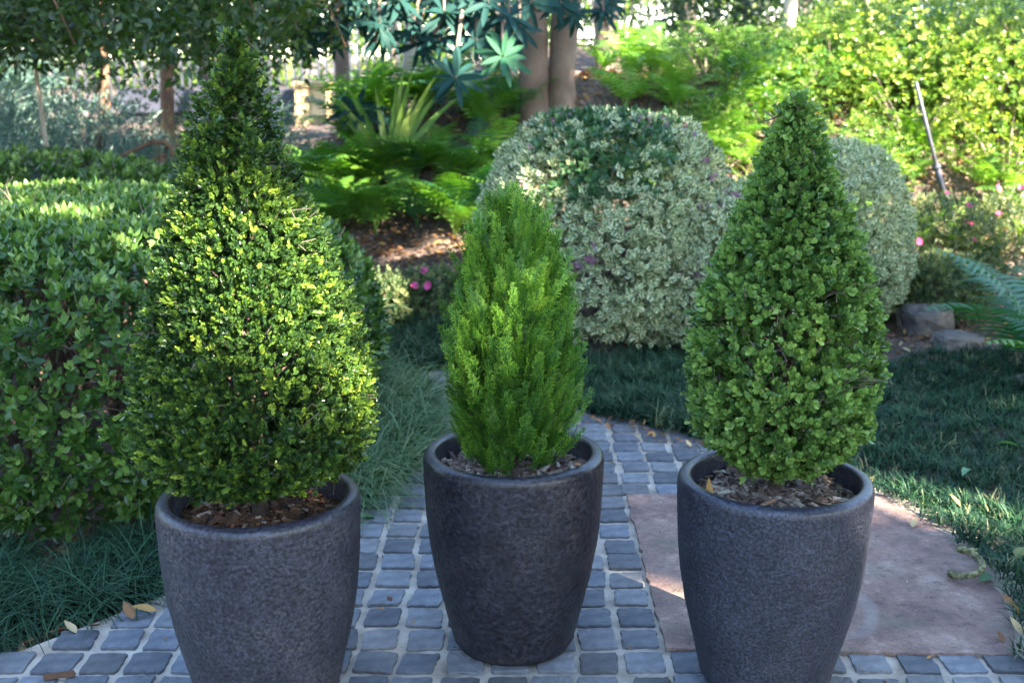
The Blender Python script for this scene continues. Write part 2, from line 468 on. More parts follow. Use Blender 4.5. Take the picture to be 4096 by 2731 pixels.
M_PALEF = rock_mat('pale_fence_paint', [(.3, (.045, .05, .065)), (.7, (.07, .075, .095))], scale=3, bscale=30, bump=.1, rough=.5, rand=False)
M_STAKE = rock_mat('galvanised_pipe', [(.3, (.06, .06, .08)), (.7, (.11, .11, .14))], scale=12, bscale=60, bump=.1, rough=.45, rand=False)
M_SLEEVE = rock_mat('black_sleeve', [(.3, (.03, .032, .05)), (.7, (.055, .06, .09))], scale=8, bscale=60, bump=.1, rough=.45, rand=False)
M_SEED = rock_mat('dried_seed_spike', [(.35, (.08, .075, .03)), (.6, (.26, .26, .14))], scale=70, bscale=120, bump=.8, rand=False)
M_CHIP = chip_mat('bark_chip', [(0, (.055, .035, .028)), (.4, (.13, .085, .062)), (.7, (.24, .18, .14)), (1, (.46, .40, .32))])
M_CHIPR = chip_mat('red_bark_chip', [(0, (.035, .018, .012)), (.5, (.13, .06, .03)), (.8, (.26, .13, .06)), (1, (.42, .32, .24))])
M_POT = pot_mat('charcoal_pot_crust', (.020, .020, .028), (.036, .036, .049), (.060, .053, .062), 120, .60)
M_POT2 = pot_mat('charcoal_pot_mottled', (.0085, .0085, .0125), (.019, .019, .027), (.043, .036, .038), 90, .52)
M_POT3 = pot_mat('charcoal_pot_pitted', (.018, .019, .029), (.031, .033, .048), (.041, .044, .063), 150, .58)

def ground_mat():
    m, N, L, b = new_mat('mulch_ground')
    tc = N.new('ShaderNodeTexCoord')
    n1 = N.new('ShaderNodeTexNoise'); n1.inputs['Scale'].default_value = 2.2; n1.inputs['Detail'].default_value = 10
    n2 = N.new('ShaderNodeTexVoronoi'); n2.inputs['Scale'].default_value = 38; n2.inputs['Randomness'].default_value = 1
    L.new(tc.outputs['Object'], n1.inputs['Vector']); L.new(tc.outputs['Object'], n2.inputs['Vector'])
    r1 = ramp_node(N, [(.3, (.05, .036, .03)), (.5, (.10, .075, .062)), (.7, (.19, .145, .12))])
    L.new(n1.outputs['Fac'], r1.inputs['Fac'])
    r2 = ramp_node(N, [(0, (.5, .45, .42)), (.5, (1, .95, .9)), (1, (1.7, 1.5, 1.35))])
    sx = N.new('ShaderNodeSeparateColor'); L.new(n2.outputs['Color'], sx.inputs[0]); L.new(sx.outputs[0], r2.inputs['Fac'])
    mu = N.new('ShaderNodeMix'); mu.data_type = 'RGBA'; mu.blend_type = 'MULTIPLY'; mu.inputs['Factor'].default_value = 1
    L.new(r1.outputs['Color'], mu.inputs['A']); L.new(r2.outputs['Color'], mu.inputs['B'])
    L.new(mu.outputs['Result'], b.inputs['Base Color']); b.inputs['Roughness'].default_value = .95
    bp = N.new('ShaderNodeBump'); bp.inputs['Strength'].default_value = .8; bp.inputs['Distance'].default_value = .03
    L.new(n2.outputs['Distance'], bp.inputs['Height']); L.new(bp.outputs['Normal'], b.inputs['Normal'])
    return m

def slab_mat():
    m, N, L, b = new_mat('red_concrete')
    tc = N.new('ShaderNodeTexCoord')
    n1 = N.new('ShaderNodeTexNoise'); n1.inputs['Scale'].default_value = 4.5; n1.inputs['Detail'].default_value = 11; n1.inputs['Roughness'].default_value = .72
    L.new(tc.outputs['Object'], n1.inputs['Vector'])
    r1 = ramp_node(N, [(.3, (.10, .068, .062)), (.44, (.20, .125, .108)), (.56, (.27, .18, .148)), (.74, (.38, .30, .25))])
    L.new(n1.outputs['Fac'], r1.inputs['Fac'])
    # exposed aggregate flecks
    vo = N.new('ShaderNodeTexVoronoi'); vo.inputs['Scale'].default_value = 120
    L.new(tc.outputs['Object'], vo.inputs['Vector'])
    sp = N.new('ShaderNodeSeparateColor'); L.new(vo.outputs['Color'], sp.inputs[0])
    r2 = ramp_node(N, [(.0, (.55, .55, .6)), (.10, (.75, .72, .7)), (.2, (1, 1, 1)), (.93, (1, 1, 1)), (.965, (1.5, 1.5, 1.52))])
    r2.color_ramp.interpolation = 'CONSTANT'
    L.new(sp.outputs[0], r2.inputs['Fac'])
    near = ramp_node(N, [(.28, (1, 1, 1)), (.42, (0, 0, 0))]); L.new(vo.outputs['Distance'], near.inputs['Fac'])
    mu = N.new('ShaderNodeMix'); mu.data_type = 'RGBA'; mu.blend_type = 'MULTIPLY'
    L.new(near.outputs['Color'], mu.inputs['Factor']); L.new(r1.outputs['Color'], mu.inputs['A']); L.new(r2.outputs['Color'], mu.inputs['B'])
    pn = N.new('ShaderNodeTexNoise'); pn.inputs['Scale'].default_value = 34; pn.inputs['Detail'].default_value = 8; pn.inputs['Roughness'].default_value = .75
    L.new(tc.outputs['Object'], pn.inputs['Vector'])
    pp = ramp_node(N, [(.32, (.34, .34, .36)), (.43, (.88, .88, .88)), (.57, (1.05, 1.05, 1.05)), (.68, (1.6, 1.6, 1.62))]); L.new(pn.outputs['Fac'], pp.inputs['Fac'])
    m2 = N.new('ShaderNodeMix'); m2.data_type = 'RGBA'; m2.blend_type = 'MULTIPLY'; m2.inputs['Factor'].default_value = 1; m2.clamp_result = False
    L.new(mu.outputs['Result'], m2.inputs['A']); L.new(pp.outputs['Color'], m2.inputs['B']); mu = m2
    # mossy stain and the pale ring an earlier pot left behind
    n3 = N.new('ShaderNodeTexNoise'); n3.inputs['Scale'].default_value = 5.5; n3.inputs['Detail'].default_value = 6
    mp3 = N.new('ShaderNodeVectorMath'); mp3.operation = 'ADD'; mp3.inputs[1].default_value = (7.3, 2.1, 0)
    L.new(tc.outputs['Object'], mp3.inputs[0]); L.new(mp3.outputs[0], n3.inputs['Vector'])
    r3 = ramp_node(N, [(.54, (0, 0, 0)), (.72, (.75, .75, .75))]); L.new(n3.outputs['Fac'], r3.inputs['Fac'])
    mo = N.new('ShaderNodeMix'); mo.data_type = 'RGBA'
    L.new(r3.outputs['Color'], mo.inputs['Factor']); L.new(mu.outputs['Result'], mo.inputs['A']); mo.inputs['B'].default_value = (.13, .125, .09, 1)
    dv = N.new('ShaderNodeVectorMath'); dv.operation = 'DISTANCE'; dv.inputs[1].default_value = (.83, 3.0, 0)
    fl = N.new('ShaderNodeVectorMath'); fl.operation = 'MULTIPLY'; fl.inputs[1].default_value = (1, 1, 0)
    L.new(tc.outputs['Object'], fl.inputs[0]); L.new(fl.outputs[0], dv.inputs[0])
    ad = N.new('ShaderNodeMath'); ad.operation = 'MULTIPLY_ADD'; L.new(n3.outputs['Fac'], ad.inputs[0]); ad.inputs[1].default_value = .05; L.new(dv.outputs['Value'], ad.inputs[2])
    r4 = ramp_node(N, [(.165, (0, 0, 0)), (.185, (.28, .28, .28)), (.205, (.25, .25, .25)), (.22, (0, 0, 0))]); L.new(ad.outputs[0], r4.inputs['Fac'])
    mg = N.new('ShaderNodeMix'); mg.data_type = 'RGBA'
    L.new(r4.outputs['Color'], mg.inputs['Factor']); L.new(mo.outputs['Result'], mg.inputs['A']); mg.inputs['B'].default_value = (.42, .40, .37, 1)
    L.new(mg.outputs['Result'], b.inputs['Base Color']); b.inputs['Roughness'].default_value = .85
    n4 = N.new('ShaderNodeTexNoise'); n4.inputs['Scale'].default_value = 90; n4.inputs['Detail'].default_value = 5
    L.new(tc.outputs['Object'], n4.inputs['Vector'])
    bp = N.new('ShaderNodeBump'); bp.inputs['Strength'].default_value = .9; bp.inputs['Distance'].default_value = .010
    hm = N.new('ShaderNodeMath'); hm.operation = 'MULTIPLY_ADD'; hm.inputs[1].default_value = .35
    L.new(n4.outputs['Fac'], hm.inputs[0]); L.new(pn.outputs['Fac'], hm.inputs[2]); L.new(hm.outputs[0], bp.inputs['Height']); L.new(bp.outputs['Normal'], b.inputs['Normal'])
    return m
M_GROUND, M_SLAB = ground_mat(), slab_mat()

# ------------------------------------------------------------------ ground
def hz(x, y):
    x = np.asarray(x, float); y = np.asarray(y, float)
    R = ss(-2.6, -.7, x)
    h = .35 * ss(6.7, 8.2, y) * (.45 + .55 * R) + ss(7.9, 9.7, y) * (.22 + .78 * R) + ss(9.5, 15, y) * (.42 - .12 * R)
    h = h - .55 * ss(9.0, 10.4, y) * ss(-.1, -.9, x) * R
    return h
def hz1(x, y): return float(hz(x, y))

gx = np.concatenate([np.linspace(-150, -10, 12)[:-1], np.linspace(-10, 10, 101), np.linspace(10, 150, 12)[1:]])
gy = np.concatenate([np.linspace(-60, -2, 8)[:-1], np.linspace(-2, 18, 121), np.linspace(18, 250, 14)[1:]])
GX, GY = np.meshgrid(gx, gy)
P = np.stack([GX.ravel(), GY.ravel(), np.zeros(GX.size)], 1)
P[:, 2] = hz(P[:, 0], P[:, 1]) - .035 + .02 * wob(P, 2.3) * ss(5.4, 6.6, P[:, 1]) - .004 * (P[:, 1] < 5.4)
nx = len(gx)
I = np.arange(GX.size).reshape(GX.shape)
F = np.stack([I[:-1, :-1].ravel(), I[:-1, 1:].ravel(), I[1:, 1:].ravel(), I[1:, :-1].ravel()], 1)
tag(part('ground', mesh_np('ground', P, F, M_GROUND)), kind='structure')

# ------------------------------------------------------------------ path: mortar bed with setts let into it
LEFT_EDGE = [(-1.95, 1.9), (-1.42, 2.5), (-1.28, 2.7), (-.98, 3.04), (-.55, 3.74), (-.40, 4.15), (-.34, 4.7), (-.40, 5.1), (-.55, 5.55)]
RIGHT_EDGE = [(-.12, 5.6), (.05, 5.15), (.30, 4.87), (.58, 4.68), (.74, 4.5), (.98, 4.2), (1.24, 3.98), (1.36, 3.7), (1.42, 3.4), (1.40, 3.0), (1.32, 2.72), (1.30, 2.4), (1.30, 1.9)]
PATH = LEFT_EDGE + RIGHT_EDGE
SLAB = [(.398, 2.775), (1.285, 2.74), (1.35, 2.9), (1.395, 3.1), (1.405, 3.3), (1.39, 3.5), (1.35, 3.7), (1.29, 3.86), (1.2, 3.93), (.9, 3.89), (.402, 3.875)]

def prism(poly, z0, z1, mat, name, jit=0):
    n = len(poly)
    V = [(x, y, z0) for x, y in poly] + [(x, y, z1) for x, y in poly]
    me = bpy.data.meshes.new(name)
    me.from_pydata(V, [], [tuple(range(n, 2 * n))] + [(i, (i + 1) % n, n + (i + 1) % n, n + i) for i in range(n)])
    me.materials.append(mat)
    return me
big = [(x + (-.07 if i < len(LEFT_EDGE) else .10), y) for i, (x, y) in enumerate(PATH)]
path = tag(part('path', prism(big, -.03, 0, M_MORTAR, 'path')), kind='structure')

def resample(poly, step, jit):
    out = []
    n = len(poly)
    for i in range(n):
        a, b = np.array(poly[i]), np.array(poly[(i + 1) % n])
        k = max(1, int(np.linalg.norm(b - a) / step))
        for j in range(k):
            p = a + (b - a) * j / k + rng.normal(0, jit, 2) * (1 if j else .3)
            out.append(tuple(p))
    return out
slab = tag(part('paving_slab', prism(resample(SLAB, .03, .0035), -.02, .013, M_SLAB, 'paving_slab')), kind='structure')

def sett_mesh(k):
    r = np.random.default_rng(100 + k)
    hx, hy = .0478, .0515
    cs = [(-hx, -hy), (hx, -hy), (hx, hy), (-hx, hy)]
    ring = []
    for i in range(4):
        a, b = np.array(cs[i]), np.array(cs[(i + 1) % 4])
        d = b - a
        ring.append(a + d * .05 + r.normal(0, .0012, 2))
        for t in (.2, .36, .52, .66, .82, .95):
            ring.append(a + d * t + r.normal(0, .0013, 2))
    ring = np.array(ring)
    n = len(ring)
    ring = ring * (1 + r.normal(0, .02, 2)) + np.stack([ring[:, 1] * r.normal(0, .05), ring[:, 0] * r.normal(0, .05)], 1)
    rows = [(1.015, -.02), (1.0, .0050), (.988, .0080), (.90, .0085)]
    V = np.vstack([np.column_stack([ring * s, np.full(n, z) + (r.normal(0, .0006, n) if z > .006 else 0)]) for s, z in rows] + [[[0, 0, .0086]]])
    F4 = [(i * n + j, i * n + (j + 1) % n, (i + 1) * n + (j + 1) % n, (i + 1) * n + j) for i in range(3) for j in range(n)]
    F3 = [(3 * n + j, 3 * n + (j + 1) % n, 4 * n) for j in range(n)]
    return mesh_np('sett', V, [np.array(F4), np.array(F3)], M_SETT, smooth=False)
SETTS = [sett_mesh(k) for k in range(14)]
def shrink(poly, d):
    c = np.mean(poly, 0)
    return [tuple(np.array(p) + (np.array(p) - c) / np.linalg.norm(np.array(p) - c) * d) for p in poly]
SLABG = [(.365, 2.74), (1.6, 2.72), (1.6, 3.3), (1.45, 3.8), (1.3, 3.96), (.9, 3.905), (.365, 3.90)]
SETTP = [(x - .045, y) for x, y in LEFT_EDGE] + RIGHT_EDGE
for row in range(-2, 24):
    y = 2.712 + .1225 * row
    sh = .008 * math.sin(row * 1.7)
    for k in range(-17, 11):
        x = .338 + sh * (k != 0) + .1148 * k
        cx = x + random.gauss(0, .003)
        cy = float(y + random.gauss(0, .003) - .04 * (x + .1) * ss(4.0, 4.8, y))
        if not inpoly([cx], [cy], SETTP)[0] or inpoly([cx], [cy], SLABG)[0] or abs(cx) > .46 * cy + .12:
            continue
        o = part('sett', random.choice(SETTS), path, loc=(cx, cy, random.gauss(0, .0012)))
        o.rotation_euler = (random.gauss(0, .012), random.gauss(0, .012), random.choice((0, math.pi)) + random.gauss(0, .025))
        o.scale = (random.uniform(.94, 1.03), random.uniform(.93, 1.03), 1)

# ------------------------------------------------------------------ pots, mulch
POTPROF = [(0, 0), (.135, 0), (.148, .004), (.158, .02), (.170, .07), (.188, .145), (.203, .21), (.2165, .29), (.2235, .36), (.2265, .42), (.2282, .47),
           (.2290, .500), (.2285, .508), (.2265, .516), (.2225, .5215), (.2165, .5250), (.2085, .5265), (.2020, .5255), (.1980, .5210), (.1962, .512), (.1945, .49), (.192, .47), (.185, .40), (0, .40)]
def pot(label, loc, mat, seed, rz, f, amp, patchy):
    """turned profile with a cast crust: the crust is real relief"""
    pr = np.array(POTPROF)
    d = np.concatenate([[0], np.cumsum(np.linalg.norm(np.diff(pr, axis=0), axis=1))])
    k0 = int(np.argmax(pr[:, 1] > .40)); outer = 20
    t = np.concatenate([d[:4], np.linspace(d[4], d[10], 150), np.linspace(d[10], d[19], 30)[1:], d[20:]])
    prof = np.stack([np.interp(t, d, pr[:, 0]), np.interp(t, d, pr[:, 1])], 1)
    K = 310
    V, F = lathe(prof, K)
    V = V.copy()
    rr = 1 + .005 * wob(V * np.array([1, 1, .8]) + seed, 9)
    V[:, :2] *= rr[:, None]
    V[:, 2] += .002 * wob(V + seed * 2, 10) * (V[:, 2] > .05)
    R = np.hypot(V[:, 0], V[:, 1])
    side = (V[:, 2] > .004) & (V[:, 2] < .523) & (R > .13)
    fade = np.clip((.512 - V[:, 2]) / .02, .12, 1)
    h = np.zeros(len(V))
    for i_ in np.nonzero(side)[0]:
        p = Vector(V[i_]) + Vector((seed, seed * 2, 0))
        a_ = mnoise.noise(p * f); b_ = mnoise.noise(p * f * 2.1); c_ = mnoise.noise(p * 9)
        h[i_] = (max(-.25, a_) * .7 + b_ * .45) * (1 - patchy + patchy * min(1, max(0, .5 + 1.6 * c_)))
    V[:, :2] *= (1 + h * fade * amp / np.maximum(R, .01))[:, None]
    o = part('plant_pot', mesh_np('plant_pot', V, F, mat), loc=loc)
    o.rotation_euler.z = rz
    return tag(o, label, 'plant pot', 'charcoal plant pots')
LP, MP, RP = np.array([-.5765, 2.52, .010]), np.array([.004, 2.826, .010]), np.array([.624, 2.636, .010])
pot('rough charcoal pot holding the tallest box cone, partly in front of the hedge', LP, M_POT, 1.0, .4, 105, .0026, .55)
pot('mottled dark charcoal pot holding the feathery bright green conifer', MP, M_POT2, 5.0, 1.9, 80, .0026, .8)
pot('finely pitted charcoal pot standing on the red slab under the egg-shaped box', RP, M_POT3, 9.0, 3.1, 130, .0024, .25)

def chip_ts():
    out = []
    for k in range(8):
        r = np.random.default_rng(300 + k)
        L, W, T = r.uniform(.014, .034), r.uniform(.005, .011), r.uniform(.002, .004)
        v, f = box_m(-W / 2, W / 2, -L / 2, L / 2, 0, T, .0012)
        v = v + r.normal(0, .0012, v.shape); v[:, 0] *= 1 - .5 * (v[:, 1] > 0) * r.random()
        out.append((v, f, np.zeros(8), np.zeros(8)))
    return out
CHIPS = chip_ts()
def mulch(loc, mat, n, label, seed, pile):
    th = rng.uniform(0, 2 * math.pi, n); r = .186 * np.sqrt(rng.random(n))
    P = np.stack([r * np.cos(th), r * np.sin(th), np.zeros(n)], 1)
    P[:, 2] = .466 + .010 * wob(P + seed, 14) + pile * np.exp(-(r / .09) ** 2) + rng.uniform(-.008, .01, n)
    Y = nrm(np.stack([rng.normal(size=n), rng.normal(size=n), rng.normal(0, .28, n)], 1))
    Z = nrm(np.stack([rng.normal(0, .4, n), rng.normal(0, .4, n), np.ones(n)], 1))
    V, F, T, E = bake(CHIPS, P, frames(Y, Z), rng.uniform(.6, 1.0, n) * (1 + .9 * (rng.random(n) < .18)), np.clip(rng.normal(.5, .26, n), 0, 1))
    # a bed under the chips
    a = np.arange(48) * 2 * math.pi / 48
    B = [np.array([[0, 0, .46 + pile]])]
    for q in (.25, .5, .75, 1):
        rr = .1885 * q
        B.append(np.stack([rr * np.cos(a), rr * np.sin(a), np.full(48, .455 + pile * math.exp(-(rr / .09) ** 2))], 1))
    B = np.vstack(B); n0 = len(V)
    F3 = np.array([(0, 1 + j, 1 + (j + 1) % 48) for j in range(48)]) + n0
    F4 = np.array([(1 + i * 48 + j, 1 + (i + 1) * 48 + j, 1 + (i + 1) * 48 + (j + 1) % 48, 1 + i * 48 + (j + 1) % 48) for i in range(3) for j in range(48)]) + n0
    me = mesh_np('bark_mulch', np.vstack([V, B]), [F, F4, F3], mat, np.concatenate([T, np.full(len(B), .12)]), smooth=False)
    o = part('bark_mulch', me, loc=loc)
    return tag(o, label, None, None, 'stuff')
mulch(LP, M_CHIPR, 1500, 'reddish brown bark mulch in the pot of the tallest box cone', 1, .006)
mulch(MP, M_CHIP, 1500, 'greyish bark mulch in the pot of the feathery conifer', 2, .004)
mulch(RP, M_CHIP, 1700, 'grey brown bark mulch in the pot on the red slab', 3, .010)

# ------------------------------------------------------------------ clipped box plants
BOXLEAF = leaf_t(.0132, .0084, ROUND, fold=.25, droop=.12)
BOXLEAF2 = leaf_t(.0168, .0118, ROUND4, fold=.22, droop=.10)
def shoots(leaf, n, pairs, L, **k):
    out = []
    for i in range(n):
        r = random.Random(40 + i)
        out.append(shoot_t(leaf, r.choice(pairs), L * r.uniform(.8, 1.2), r=r, **k))
    return out
BOXSHOOT = shoots(BOXLEAF, 10, (4, 5, 6), .030, spread=.62)
BOXSHOOT2 = shoots(BOXLEAF2, 10, (3, 4, 5), .033, spread=.68)

BOXIN = shoots(flat_leaf(.0150, .0100, ROUND), 6, (4, 4, 5), .030, spread=.7)
BOXIN2 = shoots(flat_leaf(.0185, .0135, ROUND), 6, (3, 4, 4), .034, spread=.72)

def revolve_fn(zs, rs, cxs, lump, lf, seed):
    zs, rs, cxs = map(np.array, (zs, rs, cxs))
    def fn(u, v):
        z = zs[0] + (zs[-1] - zs[0]) * v
        r = np.interp(z, zs, rs)
        a = u * 2 * math.pi
        D = np.stack([np.cos(a), np.sin(a), np.zeros_like(a)], 1)
        q = np.stack([np.cos(a) * .25, np.sin(a) * .25, z], 1)
        r = r * (1 + lump * wob(q + seed, lf))
        return D * r[:, None] + np.stack([np.interp(z, zs, cxs), np.zeros_like(z), z], 1)
    return fn

def clipped_plant(name, label, cat, base, zs, rs, cxs, tmpls, mat, inner_t, layers, lump, twig_n, twig_r, tipbias, seed, group, trunk_r, tip_fn=None, s=(.8, 1.25)):
    t = thing(name, label, cat, base, 0, group)
    fn = revolve_fn(zs, rs, cxs, lump, 9, seed)
    Ps, Ys, Zs, Ts = [], [], [], []
    zc = np.array(zs); cc = np.array(cxs)
    for depth, n, tb in layers:
        P, N, v = psurf(fn, n)
        if depth < .05:
            P = P[wob(P + seed, 24) > -.42]; n = len(P)
        ax = np.stack([np.interp(P[:, 2], zc, cc), np.zeros(len(P)), P[:, 2]], 1)
        rr = np.linalg.norm(P - ax, axis=1)
        out = nrm(P - ax)
        d = depth + rng.normal(0, .006, n) + .008 * wob(P + seed, 26)
        P = P - out * np.minimum(d, rr * .9)[:, None]
        Y = nrm(out * .75 + np.array([0, 0, .65]) + rng.normal(0, .45, (n, 3)))
        Ps.append(P); Ys.append(Y); Zs.append(rnd(n))
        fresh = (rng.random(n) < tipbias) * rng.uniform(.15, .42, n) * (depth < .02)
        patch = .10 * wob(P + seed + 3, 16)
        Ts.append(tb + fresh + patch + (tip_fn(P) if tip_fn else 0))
    me = foliage_layers('foliage', [(tmpls if i == 0 else inner_t, Ps[i], Ys[i], Zs[i], Ts[i]) for i in range(len(Ps))], s[0], s[1], mat, .15)
    part('foliage', me, t, 'stuff')
    # trunk with a few limbs
    zb, zt = .44, zs[-1]
    paths = [([(0, 0, zb), (.004, 0, zb + .1), (cxs[3], 0, zb + .35), (cxs[-1], 0, zt - .1)], [trunk_r, trunk_r * .85, trunk_r * .5, .004])]
    for k in range(9):
        a = random.uniform(0, 6.28); z0 = zb + .08 + .06 * k
        r1 = float(np.interp(z0 + .15, zs, rs)) * .8
        p0 = np.array([0, 0, z0]); p2 = np.array([math.cos(a) * r1, math.sin(a) * r1, z0 + .16])
        paths.append(([p0, (p0 + p2) / 2 + rng.normal(0, .02, 3), p2], [.009, .006, .003]))
    V, F = tubes(paths, 8)
    part('trunk', mesh_np('trunk', V, F, M_DBARK), t)
    tw = []
    P, N, v = psurf(fn, twig_n)
    for p, n_ in zip(P, N):
        ax = np.array([np.interp(p[2], zc, cc), 0, p[2]])
        o = (p - ax) / (np.linalg.norm(p - ax) + 1e-6)
        d1 = nrm(o * .8 + np.array([0, 0, .5]) + rng.normal(0, .5, 3))
        L = random.uniform(.03, .085)
        q0 = p - o * random.uniform(.04, .065)
        q1 = q0 + d1 * L * .5; q2 = q1 + nrm(d1 + rng.normal(0, .4, 3)) * L * .5
        r0 = random.uniform(.0009, .0021) * twig_r
        tw.append(([q0, q1, q2], [r0, r0 * .8, r0 * .6]))
        if random.random() < .6:
            d2 = nrm(d1 + rng.normal(0, .7, 3))
            tw.append(([q1, q1 + d2 * L * .45], [r0 * .75, r0 * .5]))
    V, F = tubes(tw, 4)
    part('twigs', mesh_np('twigs', V, F, M_TWIG), t, 'stuff')
    return t

L_z = [.556, .576, .608, .66, .72, .775, .875, .97, 1.07, 1.165, 1.257, 1.35, 1.44, 1.485, 1.515, 1.53]
L_r = [.12, .182, .228, .256, .262, .260, .240, .212, .180, .146, .117, .088, .050, .030, .016, .004]
L_c = [.0, .0, -.002, .0, .0, .0, .006, .004, -.004, -.009, -.010, -.010, -.002, -.001, -.002, -.003]
L_c = [c if z < 1.2 else c - .002 for c, z in zip(L_c, L_z)]
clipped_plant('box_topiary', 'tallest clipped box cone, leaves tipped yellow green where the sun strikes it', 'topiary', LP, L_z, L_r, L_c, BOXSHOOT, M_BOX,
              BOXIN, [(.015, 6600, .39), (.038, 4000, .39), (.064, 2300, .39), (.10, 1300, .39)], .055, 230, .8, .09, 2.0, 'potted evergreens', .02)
R_z = [.535, .562, .592, .64, .741, .846, .948, 1.049, 1.148, 1.246, 1.30, 1.342, 1.375, 1.392]
R_r = [.06, .110, .152, .194, .217, .208, .184, .150, .110, .073, .055, .039, .024, .006]
R_c = [.0, .002, .008, .012, .012, .009, .006, .007, .007, .005, .004, .005, .004, .003]
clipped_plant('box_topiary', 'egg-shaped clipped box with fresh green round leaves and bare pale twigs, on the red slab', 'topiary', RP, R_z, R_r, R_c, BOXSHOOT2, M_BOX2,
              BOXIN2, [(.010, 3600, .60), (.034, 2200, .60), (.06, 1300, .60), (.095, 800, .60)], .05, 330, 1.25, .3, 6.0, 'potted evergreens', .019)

# ------------------------------------------------------------------ feathery conifer
def spray_t(seed, L=.115):
    r = random.Random(seed)
    quads = []
    def strip(p, d, ln, w, tip0, tip1):
        d = d / np.linalg.norm(d)
        s = np.array([d[1], -d[0], 0])
        q = p + d * ln
        quads.append((p - s * w, p + s * w, q + s * w * .55, q - s * w * .55, tip0, tip1))
        return q
    main = np.array([r.uniform(-.1, .1), 1., 0])
    strip(np.zeros(3), main, L, .0013, 0, .5)
    n = 9
    for i in range(n):
        t = .12 + .83 * i / n
        for sd in (-1, 1):
            p = main * L * (t + r.uniform(-.03, .03))
            a = sd * r.uniform(.35, .65)
            d = np.array([math.sin(a), math.cos(a), r.uniform(-.25, .25)])
            ln = L * (.30 * (1 - t) + .08) * r.uniform(.75, 1.2)
            q = strip(p, d, ln, .00125, .2, .75)
            for j in range(2):
                for s2 in (-1, 1):
                    if r.random() < .2: continue
                    tt = .35 + .36 * j
                    a2 = a + s2 * r.uniform(.4, .8)
                    d2 = np.array([math.sin(a2), math.cos(a2), r.uniform(-.3, .3)])
                    strip(p + d / np.linalg.norm(d) * ln * tt, d2, ln * (.42 - .09 * j) * r.uniform(.8, 1.2) + .003, .00135, .4, 1)
    V = np.array([q[k] for q in quads for k in range(4)])
    E = np.array([e for q in quads for e in (q[4], q[4], q[5], q[5])])
    F = np.arange(len(V)).reshape(-1, 4)
    V[:, 2] += -6 * (V[:, 1] - .03) ** 2 * .35
    return V, F, E, E ** 1.5 * .62 - .16
SPRAY = [spray_t(70 + k) for k in range(6)]
T_z = [.50, .53, .572, .63, .686, .80, .91, 1.017, 1.06, 1.10, 1.13, 1.15]
T_r = [.105, .132, .152, .165, .166, .162, .152, .134, .120, .098, .072, .03]
def conifer():
    t = thing('dwarf_conifer', 'bright green feathery dwarf conifer with a ragged flame-shaped top, standing in the middle pot', 'conifer', MP, 0, 'potted evergreens')
    zs, rs = np.array(T_z), np.array(T_r)
    lean = lambda z: np.interp(z, [.5, .7, .9, 1.18], [.004, -.006, .0, -.022])
    Ps, Ys, Zs, Ts = [], [], [], []
    # upright plumes: each a column of flattened sprays
    for k in range(72):
        a = random.uniform(0, 6.28)
        q = random.uniform(.30, .80) if k % 5 else random.uniform(0, .35)
        top = random.uniform(.60, 1.05) if k % 2 else random.uniform(.95, 1.12)
        z0 = .49 + random.uniform(0, .16)
        m = int((top - z0) / .0125) + 6
        z = np.linspace(z0, top, m)
        rr = np.interp(z, zs, rs) * q * (1 + .05 * np.sin(z * 22 + k)) * np.interp((z - z0) / (top - z0), [0, .3, .85, 1], [.75, 1, .95, .82])
        c = np.stack([lean(z) + rr * np.cos(a), rr * np.sin(a), z], 1) + rng.normal(0, .011, (m, 3)) * np.array([1, 1, .5])
        o = np.array([math.cos(a), math.sin(a), 0])
        f = (np.arange(m) / m)
        Y = nrm(o * (.28 + .35 * q) * (1 - .65 * f)[:, None] + np.array([0, 0, 1.]) + rng.normal(0, .13, (m, 3)))
        Ps.append(c); Ys.append(Y); Zs.append(nrm(o[None] * .3 + rnd(m)))
        Ts.append(.36 + .14 * f + .05 * random.gauss(0, 1))
    # outer skin
    fn = revolve_fn(T_z, T_r, lean(zs), .10, 12, 4.0)
    P, N, v = psurf(fn, 2000)
    ax = np.stack([lean(P[:, 2]), np.zeros(len(P)), P[:, 2]], 1); o = nrm(P - ax)
    gap = wob(np.stack([np.arctan2(o[:, 1], o[:, 0]) * 1.4, P[:, 2] * .7, P[:, 2] * 0], 1), 5)
    keep = gap > -.22
    P, o, gap = P[keep], o[keep], gap[keep]
    Pi = P - o * (np.minimum(.062 + .02 * rng.normal(size=len(P)), .8 * np.linalg.norm(P - ax[keep], axis=1)))[:, None] - np.array([0, 0, .042])
    Ps.append(Pi); Ys.append(nrm(o * (.55 - .25 * ss(.6, 1.1, P[:, 2]))[:, None] + np.array([0, 0, 1.15]) + rng.normal(0, .15, (len(P), 3)))); Zs.append(nrm(np.cross(o, [0, 0, 1.]) * .5 + rnd(len(P))))
    Ts.append(.40 + .12 * gap + .1 * ss(.7, 1.1, P[:, 2]))
    me = foliage_mesh('foliage', SPRAY, np.vstack(Ps), np.vstack(Ys), np.vstack(Zs), .45, .88, M_THUJA, np.concatenate(Ts), .07)
    part('foliage', me, t, 'stuff')
    paths = [([(0, 0, .44), (.003, .01, .55), (-.003, .01, .7), (-.005, .01, .85)], [.014, .011, .007, .002])]
    for k in range(16):
        a = random.uniform(0, 6.28); r1 = random.uniform(.05, .11)
        paths.append(([(0, 0, .47 + .02 * k), (math.cos(a) * r1 * .7, math.sin(a) * r1 * .7, .53 + .02 * k), (math.cos(a) * r1, math.sin(a) * r1, .66 + .025 * k)], [.006, .004, .002]))
    V, F = tubes(paths, 7)
    part('trunk', mesh_np('trunk', V, F, M_DBARK), t)
conifer()

